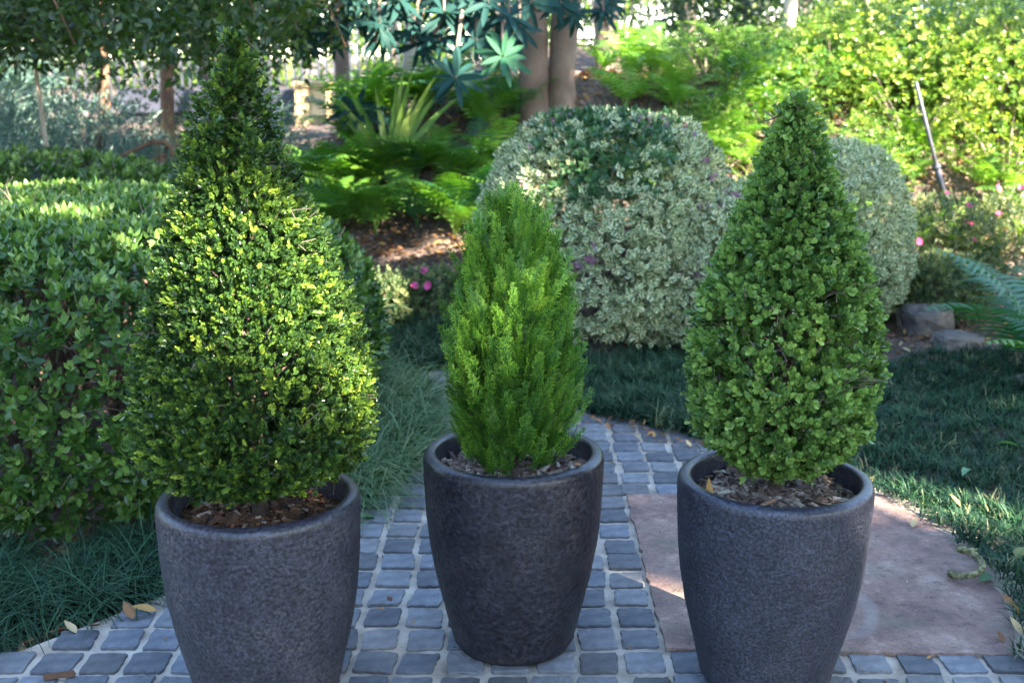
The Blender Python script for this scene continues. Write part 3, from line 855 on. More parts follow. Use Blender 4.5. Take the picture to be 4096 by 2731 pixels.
# ------------------------------------------------------------------ mounds: hedge, variegated shrubs
def dome_fn(rx, ry, h, ex, ez, foot, seed, lump=.05, sq=1.0):
    def fn(u, v):
        a = u * 2 * math.pi
        ph = v * math.pi / 2
        c = np.maximum(np.cos(ph), 0) ** ex
        z = h * np.maximum(np.sin(ph), 0) ** ez
        ca, sa = np.cos(a), np.sin(a)
        X = np.sign(ca) * np.abs(ca) ** sq; Y = np.sign(sa) * np.abs(sa) ** sq
        k = c * (1 - foot * (1 - ss(0, .35 * h, z)))
        P = np.stack([rx * X * k, ry * Y * k, z], 1)
        w = 1 + lump * wob(P + seed, 3.2)
        return P * np.stack([w, w, 1 + .6 * lump * wob(P + seed + 9, 2.4)], 1)
    return fn

def mound_foliage(fn, tmpls, layers, mat, smin, smax, zmin, seed, up=.5, outw=.9, jit=.45, tfn=None, tj=.12, cull=None, inner=None):
    Ps, Ys, Zs, Ts = [], [], [], []
    for depth, n, tb in layers:
        P, N, v = psurf(fn, n)
        N = np.where((np.sum(N * P, 1) < 0)[:, None], -N, N)
        d = depth + np.abs(rng.normal(0, .015, n)) + .02 * wob(P + seed, 7)
        P = P - N * d[:, None]
        k = P[:, 2] > zmin + .05 * wob(P + seed, 9)
        if cull is not None: k &= cull(P)
        P, N = P[k], N[k]; n = len(P)
        Ps.append(P); Ys.append(nrm(N * outw + np.array([0, 0, up]) + rng.normal(0, jit, (n, 3)))); Zs.append(nrm(N + np.array([0, 0, .6]) + rng.normal(0, .6, (n, 3))))
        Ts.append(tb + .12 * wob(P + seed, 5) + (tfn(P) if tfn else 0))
    return foliage_layers('foliage', [(tmpls if i == 0 or inner is None else inner, Ps[i], Ys[i], Zs[i], Ts[i]) for i in range(len(Ps))], smin, smax, mat, tj)

HLEAF = leaf_t(.038, .023, [(0, .1), (.3, .92), (.62, .84), (1, .05)], fold=.28, droop=.28)
HSHOOT = shoots(HLEAF, 8, (2, 3, 3), .034, spread=1.15, tip=.75, dtop=.3)
HIN = shoots(flat_leaf(.042, .026, [(0, .2), (.4, 1), (1, .05)]), 6, (2, 2, 3), .036, spread=1.1)
def twigs_on(fn, n, rad0, Lr, mat, t, zmin=0, inner=.05):
    P, N, v = psurf(fn, n)
    tw = []
    for p, nn in zip(P, N):
        if np.dot(p, nn) < 0: nn = -nn
        if p[2] < zmin: continue
        L = random.uniform(*Lr)
        d = nrm(nn * .5 + rng.normal(0, .6, 3) + np.array([0, 0, .3]))
        q0 = p - nn * inner; q1 = q0 + d * L * .5; q2 = q1 + nrm(d + rng.normal(0, .45, 3)) * L * .5
        r0 = rad0 * random.uniform(.6, 1.3)
        tw.append(([q0, q1, q2], [r0, r0 * .8, r0 * .55]))
        if random.random() < .7: tw.append(([q1, q1 + nrm(d + rng.normal(0, .8, 3)) * L * .4], [r0 * .7, r0 * .4]))
    V, F = tubes(tw, 4)
    part('twigs', mesh_np('twigs', V, F, mat), t, 'stuff')

def hedge(label, loc, rx, ry, h, seed, scale, n, group, rz=0):
    t = thing('hedge', label, 'hedge', loc, rz, group)
    fn = dome_fn(rx, ry, h, .42, .55, .10, seed, .035, .72)
    me = mound_foliage(fn, HSHOOT, [(.0, int(n * .44), .42), (.04, int(n * .27), .42), (.09, int(n * .19), .42)], M_HEDGE,   .75 * scale, 1.3 * scale, .05, seed, tfn=lambda P: .20 * ss(.6 * h, h, P[:, 2]), tj=.19, inner=HIN,  # leaf tint rises towards the top, standing in for skylight there
                       cull=lambda P: P[:, 0] + loc[0] > -.52 * (P[:, 1] + loc[1]) - .55)
    part('foliage', me, t, 'stuff')
    # stems and main branches inside
    paths = []
    for k in range(46):
        a = random.uniform(0, 6.28); q = math.sqrt(random.random()) * .62
        x, y = rx * q * math.cos(a), ry * q * math.sin(a)
        b = np.array([x, y, -.02])
        m = b + np.array([random.gauss(0, .08), random.gauss(0, .08), h * .45])
        e = m + np.array([random.gauss(0, .1), random.gauss(0, .1), h * .38])
        paths.append(([b, m, e], [.016, .010, .004]))
        e2 = m + np.array([random.gauss(0, .12), random.gauss(0, .12), h * .15])
        paths.append(([b * .6 + m * .4, (b + m) / 2 + (e2 - m) * .5, e2], [.009, .006, .003]))
    V, F = tubes(paths, 6)
    part('branches', mesh_np('branches', V, F, M_DBARK), t, 'stuff')
    twigs_on(fn, 700, .0022, (.06, .16), M_TWIG, t)
    return t
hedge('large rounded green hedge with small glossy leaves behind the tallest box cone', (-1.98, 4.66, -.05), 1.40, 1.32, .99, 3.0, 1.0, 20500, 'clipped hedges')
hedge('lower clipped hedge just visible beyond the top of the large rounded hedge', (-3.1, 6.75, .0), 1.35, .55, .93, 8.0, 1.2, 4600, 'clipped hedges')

VLEAF = leaf_t(.044, .031, [(0, .1), (.42, 1), (1, .06)], fold=.2, droop=.3)
VSHOOT = shoots(VLEAF, 8, (2, 3, 3), .040, spread=1.15, tip=.7, dtop=.2)
VIN = shoots(leaf_t(.046, .033, [(0, .1), (.42, 1), (1, .06)], fold=.2, droop=.3), 5, (2, 2), .040, spread=1.15)
def var_shrub(label, loc, rx, ry, h, seed, n, rev=None, purp=0.0, ex=.55, ez=.8):
    t = thing('variegated_shrub', label, 'shrub', loc, 0, 'cream-edged variegated shrubs')
    fn = dome_fn(rx, ry, h, ex, ez, .22, seed, .085)
    cull = (lambda P: ~rev(P)) if rev else None
    me = mound_foliage(fn, VSHOOT, [(.0, int(n * .85), .5), (.05, int(n * .45), .5), (.10, int(n * .2), .5)], M_VAR, .68, 1.15, .09, seed, up=.25, tj=.2, cull=cull, inner=VIN)
    part('foliage', me, t, 'stuff')
    if rev:
        me = mound_foliage(fn, VSHOOT, [(.0, int(n * .8), .5), (.05, int(n * .45), .5)], M_REV, .75, 1.25, .1, seed, up=.25, tj=.2, cull=rev)
        o = part('plain_green_foliage', me, t, 'stuff'); o['label'] = 'patch of plain dark green leaves on the crown'
    if purp:
        me = mound_foliage(fn, VSHOOT, [(-.01, int(n * purp), .5)], M_PURP, .5, .9, .3 * h, seed, up=.6, tj=.25, cull=lambda P: wob(P + seed, 4) > .05)
        o = part('purple_foliage', me, t, 'stuff'); o['label'] = 'purplish young leaves'
    paths = []
    for k in range(22):
        a = random.uniform(0, 6.28)
        b = np.array([random.gauss(0, .1), random.gauss(0, .1), -.02])
        e = np.array([rx * .42 * math.cos(a), ry * .42 * math.sin(a), h * random.uniform(.3, .65)])
        paths.append(([b, (b + e) / 2 + np.array([0, 0, .12]), e], [.014, .009, .004]))
    V, F = tubes(paths, 6)
    part('branches', mesh_np('branches', V, F, M_BARK), t, 'stuff')
    return t
var_shrub('tall domed cream-edged shrub with plain green leaves on its crown, behind the feathery conifer', (.53, 6.38, -.02), .72, .76, 1.24, 2.5, 4300,
          rev=lambda P: ((P[:, 0] + .06) / .27) ** 2 + ((P[:, 2] - 1.16) / .30) ** 2 < .8 + 1.2 * wob(P + 4.1, 5) + rng.normal(0, 1.0, len(P)), purp=.18)
var_shrub('low cream-edged shrub flushed purple on top, between the two taller ones', (1.14, 6.16, -.02), .62, .58, .82, 6.1, 2600, purp=.22)
var_shrub('rounded cream-edged shrub seen at the far side of the egg-shaped box', (1.80, 6.78, .0), .50, .5, 1.03, 11.0, 2100, purp=.08)

# ------------------------------------------------------------------ grasses
def tuft_t(seed, nb, L, W, spread, segs=3, droop=1.0):
    r = random.Random(seed)
    V, F, E, D = [], [], [], []
    for b in range(nb):
        a = r.uniform(0, 6.28); lean = r.uniform(.1, spread); l = L * r.uniform(.6, 1.15)
        dr = droop * r.uniform(.6, 1.3)
        base = np.array([r.gauss(0, .012), r.gauss(0, .012), 0])
        dirh = np.array([math.cos(a), math.sin(a), 0]); side = np.array([-math.sin(a), math.cos(a), 0])
        p = base.copy(); ang = lean
        n0 = len(V); td = r.uniform(-.15, .15)
        for s in range(segs + 1):
            w = W * (1 - (s / segs) ** 1.6 * .85) / 2
            V += [p - side * w, p + side * w]; E += [0, 0]; D += [td + .28 * s / segs] * 2
            if s < segs:
                p = p + (dirh * math.sin(ang) + np.array([0, 0, math.cos(ang)])) * l / segs
                ang += dr * .9 / segs * 1.6
                F.append((n0 + 2 * s, n0 + 2 * s + 1, n0 + 2 * s + 3, n0 + 2 * s + 2))
    return np.array(V), np.array(F), np.array(E, float), np.array(D)

def scatter_poly(poly, n, zoff=0):
    poly_ = np.array(poly)
    lo, hi = poly_.min(0), poly_.max(0)
    out = []
    while sum(map(len, out)) < n:
        q = rng.uniform(lo, hi, (n * 2, 2))
        out.append(q[inpoly(q[:, 0], q[:, 1], poly)])
    q = np.vstack(out)[:n]
    return np.column_stack([q, hz(q[:, 0], q[:, 1]) + zoff])

def lawn(name, label, poly, n, tm, mat, smin, smax, zbump, seed, tint=.42, vis=True):
    P = scatter_poly(poly, n, -.01)
    if vis: P = P[np.abs(P[:, 0]) < .50 * P[:, 1] + .3]
    hump = wob(P + seed, 5.5)
    P[:, 2] += zbump * (hump + .6).clip(0)
    n = len(P)
    a = rng.uniform(0, 6.28, n)
    Z = np.stack([np.cos(a), np.sin(a), np.zeros(n)], 1)
    up = nrm(np.array([0, 0, 1.]) + rng.normal(0, .15, (n, 3)))
    # template stands along +Z: columns X, Y, Z
    X = nrm(np.cross(up, Z)); Yv = np.cross(up, X)
    R = np.stack([X, Yv, up], axis=2)
    V, F, T, E = bake(tm, P, R, rng.uniform(smin, smax, n), tint + .10 * hump + rng.normal(0, .1, n) + .5 * (rng.random(n) < .045))
    o = part(name, mesh_np(name, V, F, mat, T, E))
    return tag(o, label, None, None, 'stuff')

MONDO = [tuft_t(500 + k, 15, .115, .0046, .9, segs=2) for k in range(6)]
LAWN = [tuft_t(520 + k, 10, .062, .0052, 1.0, segs=2) for k in range(6)]
# dwarf grass to the right of the slab
LAWN_R = [(1.30, 2.2), (1.29, 2.70), (1.36, 2.86), (1.405, 3.1), (1.415, 3.3), (1.40, 3.52), (1.36, 3.72), (1.28, 3.90), (1.06, 4.15), (.9, 4.4), (1.05, 4.9), (1.3, 5.3), (1.9, 5.75), (2.6, 6.0), (3.4, 5.9), (3.2, 2.2)]
lawn('dwarf_grass', 'dark blue green dwarf grass carpet beside the red slab', LAWN_R, 11500, LAWN, M_LAWN, .6, 1.2, .05, 1.0)
lawn('mondo_grass', 'dark mondo grass strip below the cream-edged shrubs', [(-.1, 5.6), (.05, 5.12), (.30, 4.85), (.58, 4.66), (.74, 4.48), (.95, 4.3), (1.15, 4.9), (1.35, 5.5), (.8, 5.75), (.2, 5.85), (-.1, 6.0)], 1500, MONDO, M_MONDO, .75, 1.2, .03, 2.0)
lawn('mondo_grass', 'dark mondo grass strip beyond the path in front of the pink flowers', [(-.95, 5.5), (-.55, 5.5), (-.12, 5.55), (-.1, 6.2), (-.3, 6.45), (-.95, 6.4)], 900, MONDO, M_MONDO, .8, 1.2, .03, 3.0)

# long-bladed clumps
def blade_clump(seed, nb, L, W, spread, droop, foot):
    r = random.Random(seed)
    ts = []
    for k in range(nb):
        a = r.uniform(0, 6.28); q = math.sqrt(r.random()) * foot
        t = tuft_t(seed * 100 + k, 5, L, W, spread, 5, droop)
        lean_out = .35 * q / foot
        R = rotz(a) @ rotx(0) @ roty(lean_out)
        ts.append(xform(t, R, (q * math.cos(a), q * math.sin(a), 0), r.uniform(.75, 1.1), r.uniform(-.12, .12)))
    return merge(ts)
def clump_mesh(seed, nb, L, W, spread, droop, foot, mat, tint):
    v, f, e, d = blade_clump(seed, nb, L, W, spread, droop, foot)
    return mesh_np('blades', v, f, mat, d + tint, e)
CL_A = [clump_mesh(7 + k, 270, .36, .0050, .7, 1.6, .17, M_LIRI, .5) for k in range(2)]
CL_B = [clump_mesh(17 + k, 150, .22, .0046, .8, 1.75, .13, M_MONDO, .45) for k in range(2)]
def grass_clump(me, x, y, rz, sc, label, group):
    o = part('grass_clump', me, loc=(x, y, hz1(x, y) - .02))
    o.rotation_euler.z = rz; o.scale = (sc, sc, sc)
    tag(o, label, 'grass clump', group)
ga = 'long-bladed grass clumps along the hedge'
grass_clump(CL_A[0], -.66, 3.86, .3, 1.0, 'grey green grass clump closest to the rim of the tallest cone\'s pot', ga)
grass_clump(CL_A[1], -.56, 4.14, 1.3, 1.05, 'grey green grass clump second in the row leading away from the tallest cone\'s pot', ga)
grass_clump(CL_A[0], -.52, 4.48, 2.3, 1.1, 'grey green grass clump in the middle of the row beside the narrow path', ga)
grass_clump(CL_A[1], -.56, 4.86, 3.3, 1.1, 'grey green grass clump near the far end of the row by the path bend', ga)
grass_clump(CL_A[0], -.66, 5.22, 4.3, 1.0, 'grey green grass clump last in the row, nearest the mondo strip', ga)
gb = 'dark mondo clumps in front of the hedge'
grass_clump(CL_B[0], -1.02, 3.28, .3, .95, 'dark green mondo clump touching the left side of the tallest cone\'s pot', gb)
grass_clump(CL_B[1], -1.36, 3.06, 1.6, 1.1, 'broad dark mondo clump with blades sweeping over the fallen leaves', gb)
grass_clump(CL_B[0], -1.60, 2.88, 2.6, 1.0, 'dark mondo clump at the left edge above the paving corner', gb)
grass_clump(CL_B[1], -1.62, 3.3, 4.2, 1.0, 'dark mondo clump in deep shade at the left under the hedge', gb)
grass_clump(CL_B[1], -1.24, 3.42, 5.2, .8, 'small dark mondo clump tucked under the hedge twigs', gb)
grass_clump(CL_B[0], -1.20, 3.14, 3.1, 1.15, 'dark mondo clump between the broad one and the tallest cone\'s pot', gb)
grass_clump(CL_B[0], -1.50, 3.0, 5.0, 1.2, 'dark mondo clump behind the left edge one, bending towards the path', gb)
grass_clump(CL_B[1], -1.02, 3.46, 2.2, 1.0, 'dark mondo clump half hidden behind the tallest cone\'s pot', gb)
grass_clump(CL_B[1], -1.44, 2.82, .4, .8, 'low dark mondo clump hanging over the lower left paving edge', gb)
gc = 'dark grass clumps at the lower right corner'
grass_clump(CL_B[0], 1.47, 2.74, 1.2, .55, 'short dark grass clump overhanging the corner of the front sett row', gc)

# ------------------------------------------------------------------ ferns
def frond_mesh(seed, L, pairs, mat, arch, tint):
    r = random.Random(seed)
    V, F, T = [], [], []
    pts = []
    p = np.zeros(3); ang = rad(80)
    for i in range(pairs + 4):
        pts.append((p.copy(), ang))
        p = p + np.array([0, math.cos(ang), math.sin(ang)]) * L / (pairs + 3)
        ang -= arch / (pairs + 3)
    for i, (q, a) in enumerate(pts[:-1]):          # rachis
        q2 = pts[i + 1][0]; w = .0022 * (1 - i / len(pts)) + .0006
        n = len(V); V += [q - [w, 0, 0], q + [w, 0, 0], q2 + [w, 0, 0], q2 - [w, 0, 0]]; F.append((n, n + 1, n + 2, n + 3)); T += [tint + .2] * 4
    for i in range(pairs):
        q, a = pts[i + 4 if i + 4 < len(pts) else -1]
        s = i / pairs
        ln = L * .26 * (math.sin(math.pi * min(1, .18 + .82 * s) ** .8) * .9 + .08) * r.uniform(.9, 1.08)
        fw = np.array([0, math.cos(a), math.sin(a)]); upv = np.array([0, -math.sin(a), math.cos(a)])
        for sd in (-1, 1):
            d = nrm(np.array([sd, 0, 0]) * .93 + fw * .38 + upv * r.uniform(-.12, .12))
            wv = fw
            n = len(V); K = 6
            W = L / pairs * .44
            for j in range(K + 1):
                t = j / K
                w = W * (1 - t) ** .7 * (1.0 if j % 2 == 0 else .62) * (.6 if j == 0 else 1)
                c = q + d * ln * t - np.array([0, 0, .22 * ln * t * t])
                V += [c - wv * w, c + wv * w]; T += [tint + .16 * t + r.uniform(-.05, .05)] * 2
                if j: F.append((n + 2 * j - 2, n + 2 * j - 1, n + 2 * j + 1, n + 2 * j))
    return mesh_np('frond', np.array(V), np.array(F), mat, np.array(T), np.zeros(len(V)))
FROND = [frond_mesh(800 + k, .5, 15, M_FERN, 1.45, .5) for k in range(3)]
FRONDB = [frond_mesh(810 + k, .5, 22, M_FERND, 1.35, .45) for k in range(3)]
FRONDY = [frond_mesh(820 + k, .5, 14, M_FERN, 1.6, .75) for k in range(2)]
def fern(x, y, sc, label, group, meshes, n=9, face=None, wide=6.28, z=None):
    t = thing('fern', label, 'fern', (x, y, hz1(x, y) if z is None else z), random.uniform(0, 6.28) if face is None else face, group)
    for k in range(n):
        o = part('frond', random.choice(meshes), t)
        a = wide * (k + random.uniform(-.3, .3)) / n
        o.rotation_euler = (random.uniform(-.30, .30), random.uniform(-.2, .2), a)
        s = sc * random.uniform(.75, 1.15); o.scale = (s, s, s)
    return t
g1 = 'ferns on the shaded bank before the twin trunk'
for k in range(42):
    x = -2.0 + 2.1 * (k % 14) / 13 + random.gauss(0, .06); y = 7.95 + .55 * (k // 14) + random.gauss(0, .08)
    lab = ['green fern in the front line of the bank above bare soil', 'green fern halfway up the shaded bank', 'green fern high on the shaded bank'][k // 14]
    if k >= 28 and x < -1.3 or k >= 14 and x < -1.7: x += .75
    fern(x, y, random.uniform(1.0, 1.4), lab + (', left end' if x < -1.25 else ', middle stretch' if x < -.5 else ', trunk end'), g1, FROND + ([FRONDB[0]] if k % 3 else FRONDY), 7)
g2 = 'sunlit ferns on the bank beyond the tall shrub'
for k in range(14):
    x = .75 + 1.7 * (k % 7) / 6 + random.gauss(0, .08); y = 9.3 + .7 * (k // 7) + random.gauss(0, .12)
    fern(x, y, random.uniform(.8, 1.2), 'bright yellow green fern above the tall cream-edged shrub, ' + ('lower row' if k < 7 else 'upper row') + (' near the trunk' if x < 1.5 else ' by the pale trunk'), g2, FRONDY + [FROND[0]], 8)
for k in range(40):
    x = .85 + 3.1 * ((k * 7) % 40) / 39 + random.gauss(0, .08); y = random.uniform(7.7, 9.6)
    fern(x, y, random.uniform(.7, 1.1), 'small bright fern on the sunny bank ' + ('low down' if y < 8.4 else 'higher up') + (' near the twin trunk' if x < 1.7 else ' above the egg-shaped box' if x < 2.6 else ' by the leaning stake'), 'small ferns between the shrubs of the sunny bank', FRONDY + [FROND[1]], 7)
fern(2.55, 5.55, 1.75, 'large blue green fern at the right edge arching over the rocks', 'large ferns at the right edge', FRONDB, 11, face=.4)
fern(2.52, 5.0, 1.2, 'smaller blue green fern at the right edge, low above the dwarf grass', 'large ferns at the right edge', FRONDB + [FROND[0]], 9, face=1.2)
fern(2.95, 6.35, 1.3, 'blue green fern in the corner behind the large arching one', 'large ferns at the right edge', FRONDB, 8, face=2.2)

# ------------------------------------------------------------------ bank shrubs (shared foliage meshes)
def blob_foliage(name, n, leaf, mat, tint, tj, hollow=.45, flat=1.0, seed=0, up=.3, Lsp=None):
    d = rnd(n)
    r = hollow + (1 - hollow) * rng.random(n) ** .6
    P = d * r[:, None] * np.array([1, 1, flat]) * (1 + .22 * wob(d + seed, 3.5))[:, None] + np.array([0, 0, flat])
    P = P[P[:, 2] > .02]; d = P - np.array([0, 0, flat]); n = len(P)
    Y = nrm(nrm(d) * .7 + np.array([0, 0, up]) + rng.normal(0, .6, (n, 3)))
    V, F, T, E = bake(leaf, P, frames(Y, rnd(n) + np.array([0, 0, .8])), rng.uniform(.7, 1.3, n), tint + rng.normal(0, tj, n) + .12 * wob(P + seed, 4))
    return mesh_np(name, V, F, mat, T, E)
SL = leaf_t(.066, .042, SIMPLE, .2, .2); SL2 = leaf_t(.075, .024, SIMPLE, .2, .25); SL3 = leaf_t(.12, .018, SIMPLE, .1, .3)
SSH = shoots(SL, 5, (2, 3), .10, spread=1.1, tip=.7, dtop=.2)
LSH = shoots(SL2, 5, (3, 4), .12, spread=1.0, tip=.7, dtop=.2)
FSH = shoots(SL3, 5, (4, 5), .22, spread=.8, tip=.7, dtop=.2)
BF_G = [blob_foliage('foliage', 900, SSH, M_SHRUB, .5, .2, seed=k) for k in range(2)]
BF_Y = [blob_foliage('foliage', 900, SSH, M_YEL, .5, .22, seed=k + 5) for k in range(2)]
BF_L = [blob_foliage('foliage', 900, LSH, M_SHRUB, .6, .2, seed=k + 9) for k in range(2)]
BF_B = [blob_foliage('foliage', 1100, FSH, M_BLUE, .5, .2, .3, seed=k + 12, up=.6) for k in range(2)]
BF_T = [blob_foliage('foliage', 380, FSH, M_BROWNSH, .5, .2, .3, seed=20)]
BF_F = [blob_foliage('foliage', 520, SSH, M_FAR, .5, .22, .3, seed=k + 30) for k in range(2)]
BF_D = [blob_foliage('foliage', 520, SSH, M_FARD, .5, .22, .25, seed=k + 35) for k in range(2)]
def stem_mesh(n, r0, h, spread, mat, seed):
    r = random.Random(seed); paths = []
    for k in range(n):
        a = r.uniform(0, 6.28); e = np.array([math.cos(a) * spread, math.sin(a) * spread, h * r.uniform(.7, 1)])
        paths.append(([(0, 0, -.1), e * .45 + np.array([0, 0, .1]), e], [r0, r0 * .7, r0 * .3]))
    V, F = tubes(paths, 6)
    return mesh_np('stems', V, F, mat)
STEM = stem_mesh(7, .03, 1.5, .6, M_BARK, 3)
def shrub(name, label, cat, x, y, rxy, rz_, fm, group, dz=0, stem=STEM):
    t = thing(name, label, cat, (x, y, hz1(x, y) + dz), random.uniform(0, 6.28), group)
    o = part('foliage', random.choice(fm), t, 'stuff'); o.scale = (rxy, rxy, rz_)
    o = part('stems', stem, t, 'stuff'); o.scale = (rxy, rxy, rz_)
    return t
gR = 'shrubs on the sunny bank'
bank = [  # x, y, rxy, rz, mesh, label
    (2.35, 8.35, .42, .30, BF_L, 'small loose green shrub at the foot of the bank beside the leaning stake'),
    (2.95, 8.75, .50, .42, BF_Y, 'yellow green shrub just behind the leaning stake'),
    (3.55, 8.5, .55, .48, BF_Y, 'dense sunlit shrub at the right edge of the bank, foot level'),
    (1.95, 8.9, .45, .34, BF_G, 'mid green shrub behind the egg-shaped box'),
    (2.45, 9.3, .50, .42, BF_Y, 'bright shrub left of the leaning stake, second line up'),
    (3.15, 9.5, .60, .5, BF_Y, 'large glittering sunlit shrub above the leaning stake'),
    (3.95, 9.4, .65, .55, BF_Y, 'large glittering sunlit shrub at the right edge halfway up'),
    (1.55, 9.6, .38, .3, BF_L, 'narrow-leaved green shrub among the sunlit ferns'),
    (2.2, 10.2, .5, .42, BF_G, 'green shrub near the top of the bank by the pale slim trunk'),
    (2.95, 10.3, .55, .45, BF_L, 'narrow-leaved green shrub under the thin leaning trunk'),
    (3.7, 10.3, .65, .6, BF_B, 'blue green shrub high on the bank at the upper right'),
    (4.4, 10.2, .65, .65, BF_Y, 'pale sunlit shrub in the upper right corner of the bank'),
    (1.2, 10.5, .45, .35, BF_G, 'green shrub at the top of the bank behind the sunlit ferns'),
    (3.3, 11.2, .6, .5, BF_G, 'dark green shrub below the dark fence'),
    (2.5, 11.3, .55, .45, BF_Y, 'yellow green shrub below the dark fence'),
    (4.6, 11.4, .7, .6, BF_L, 'narrow-leaved shrub in the far right corner below the fence'),
    (2.05, 8.25, .30, .22, BF_G, 'low green shrub right behind the rear cream-edged shrub'),
    (1.45, 8.75, .32, .22, BF_L, 'low loose shrub above the dip between the cream-edged shrubs'),
    (2.75, 9.9, .5, .42, BF_L, 'loose green shrub right of the foot of the slim pale trunk'),
    (3.55, 8.95, .5, .45, BF_Y, 'glittering shrub between the stake and the right edge, second line'),
    (4.2, 8.7, .5, .5, BF_L, 'narrow-leaved shrub cut by the right edge above the azaleas'),
    (4.5, 9.8, .55, .55, BF_B, 'blue green shrub cut by the right edge near the top of the bank'),
    (1.6, 11.4, .5, .4, BF_F, 'light green shrub below the fence right of the grey trunk'),
]
for x, y, a, b, m, lab in bank:
    shrub('bank_shrub', lab, 'shrub', x, y, a * (1.18 if y < 10 else .95), b * (1.1 if y < 9.2 else .8 if y < 10 else .5), m, gR, -.05)
gL = 'blue grey shrubs beyond the hedges'
for x, y, a, b, m, lab in [
    (-3.75, 8.3, .6, .62, BF_B, 'blue grey feathery shrub at the far left edge beyond the hedges'),
    (-3.1, 8.6, .55, .52, BF_B, 'blue grey feathery shrub left of the red-barked trunk'),
    (-2.55, 8.4, .5, .42, BF_B, 'blue grey feathery shrub in front of the red-barked trunk'),
    (-3.4, 7.7, .5, .45, BF_B, 'low blue grey shrub just beyond the lower hedge'),
    (-2.25, 8.2, .42, .46, BF_T, 'tawny feathery shrub beside the curled dead branch'),
    (-1.95, 8.9, .4, .4, BF_B, 'small blue grey shrub behind the top of the tallest cone'),
    (-4.3, 9.3, .8, .8, BF_B, 'tall blue grey shrub in the back at the far left')]:
    shrub('feathery_shrub', lab, 'shrub', x, y, a, b, m, gL, -.05)
gD = 'dark shrubs before the far fence'
for x, y, a, b, lab in [(-2.9, 11.8, .8, .55, 'dark shrub in the shade behind the red-barked trunk'), (-4.4, 12.2, 1., .7, 'dark shrub far back at the left'), (-5.6, 12, 1.1, .9, 'dark broad shrub at the left end of the far fence'), (-.15, 10.8, .5, .4, 'dark shrub left of the twin trunk near the pale slim trunk')]:
    shrub('dark_shrub', lab, 'shrub', x, y, a, b, BF_D, gD, -.05)

# azaleas with pink flowers
PET = []
for k in range(5):
    PET.append(xform(leaf_t(.024, .020, OBOV, .1, -.1), rotz(k * 2 * math.pi / 5) @ rotx(.45), (0, 0, 0), 1, 0))
v, f, e, d = merge(PET)
FLOWER = mesh_np('flower', v, f, M_PINK, d + .4, e)
AZL = shoots(flat_leaf(.032, .014, SIMPLE), 4, (3, 4), .05, spread=1.0, tip=.7, dtop=.3)
def azalea(label, x, y, r, h, nfl, group, seed, n=520, dense=1.0):
    t = thing('azalea', label, 'azalea', (x, y, hz1(x, y) - .02), 0, group)
    fn = dome_fn(r, r * .8, h, .6, .8, .2, seed, .12)
    part('foliage', mound_foliage(fn, AZL, [(.0, n, .55), (.05, n // 2, .55), (.1, n // 3, .55)], M_AZ, .7, 1.3, .03, seed, tj=.25), t, 'stuff')
    P, N, vv = psurf(fn, 400)
    I = [i for i in range(400) if P[i, 2] > h * .45 and P[i, 1] < .05][:nfl]
    for i in I:
        o = part('flower', FLOWER, t, loc=P[i] + N[i] * .035 * (1 if N[i] @ P[i] > 0 else -1))
        o.rotation_euler = (random.uniform(.2, 1.3), random.gauss(0, .4), random.gauss(0, .6)); s = random.uniform(.9, 1.4); o.scale = (s, s, s)
    st = part('stems', STEM, t, 'stuff'); st.scale = (r * .5, r * .5, h * .4)
gz = 'azaleas with pink flowers'
azalea('sunlit azalea with pink flowers right beside the rounded hedge', -.76, 6.5, .24, .34, 6, gz, 3)
azalea('sunlit pale azalea with few pink flowers left of the feathery conifer', -.44, 6.6, .26, .33, 5, gz, 4)
azalea('low azalea partly hidden by the feathery conifer', -.16, 6.8, .22, .30, 3, gz, 5)
azalea('dark leaved azalea at the end of the cream-edged shrubs', 2.18, 7.05, .30, .46, 1, gz, 6)
azalea('azalea with a cluster of pink flowers at the foot of the leaning stake', 2.72, 7.35, .36, .50, 7, gz, 7)
azalea('azalea with scattered pink flowers at the right edge above the large fern', 3.25, 7.45, .36, .5, 6, gz, 8)
azalea('low dark azalea behind the two rocks', 2.55, 6.85, .28, .34, 1, gz, 9)

# ------------------------------------------------------------------ trees
def trunk_path(pts, radii, mat, parent, name='trunk', k=14, rough=.03, seed=0):
    pts = np.array(pts, float); radii = np.array(radii, float)
    t = np.linspace(0, 1, len(pts)); tt = np.linspace(0, 1, 26)
    P = np.stack([np.interp(tt, t, pts[:, i]) for i in range(3)], 1)
    # soften the corners
    for _ in range(3): P[1:-1] = (P[:-2] + 2 * P[1:-1] + P[2:]) / 4
    R = np.interp(tt, t, radii) * (1 + rough * np.sin(tt * 37 + seed) + rough * np.sin(tt * 91 + seed * 3))
    V, F = tubes([(P, R)], k)
    V = V + (.10 * R.mean()) * (wob(V + seed, 7)[:, None]) * np.array([1, 1, 0])
    return part(name, mesh_np(name, V, F, mat), parent)

# twin-stemmed tree with leaf rosettes
TW = thing('rosette_tree', 'smooth brown twin-stemmed tree with hanging blue green leaf rosettes', 'tree', (.25, 9.0, hz1(.25, 9.0)))
trunk_path([(-.085, 0, -.15), (-.085, 0, .35), (-.10, 0, .9), (-.20, .02, 1.7), (-.55, .1, 3.2), (-1.0, .1, 5)], [.135, .108, .102, .10, .085, .05], M_TWIN, TW, seed=1)
trunk_path([(.125, .02, -.15), (.125, .02, .3), (.15, .02, .9), (.30, 0, 1.7), (.65, .1, 3.2), (1.1, .2, 5)], [.12, .102, .108, .104, .08, .05], M_TWIN, TW, seed=2)
RLEAF = mesh_np('leaf', *[a for a in leaf_t(.20, .042, LANC, .25, .22)[:2]], M_ROS, np.full(15, .48), np.zeros(15))
RLEAFB = mesh_np('leaf', *[a for a in leaf_t(.20, .044, LANC, .25, .15)[:2]], M_ROS, np.full(15, .74), np.zeros(15))
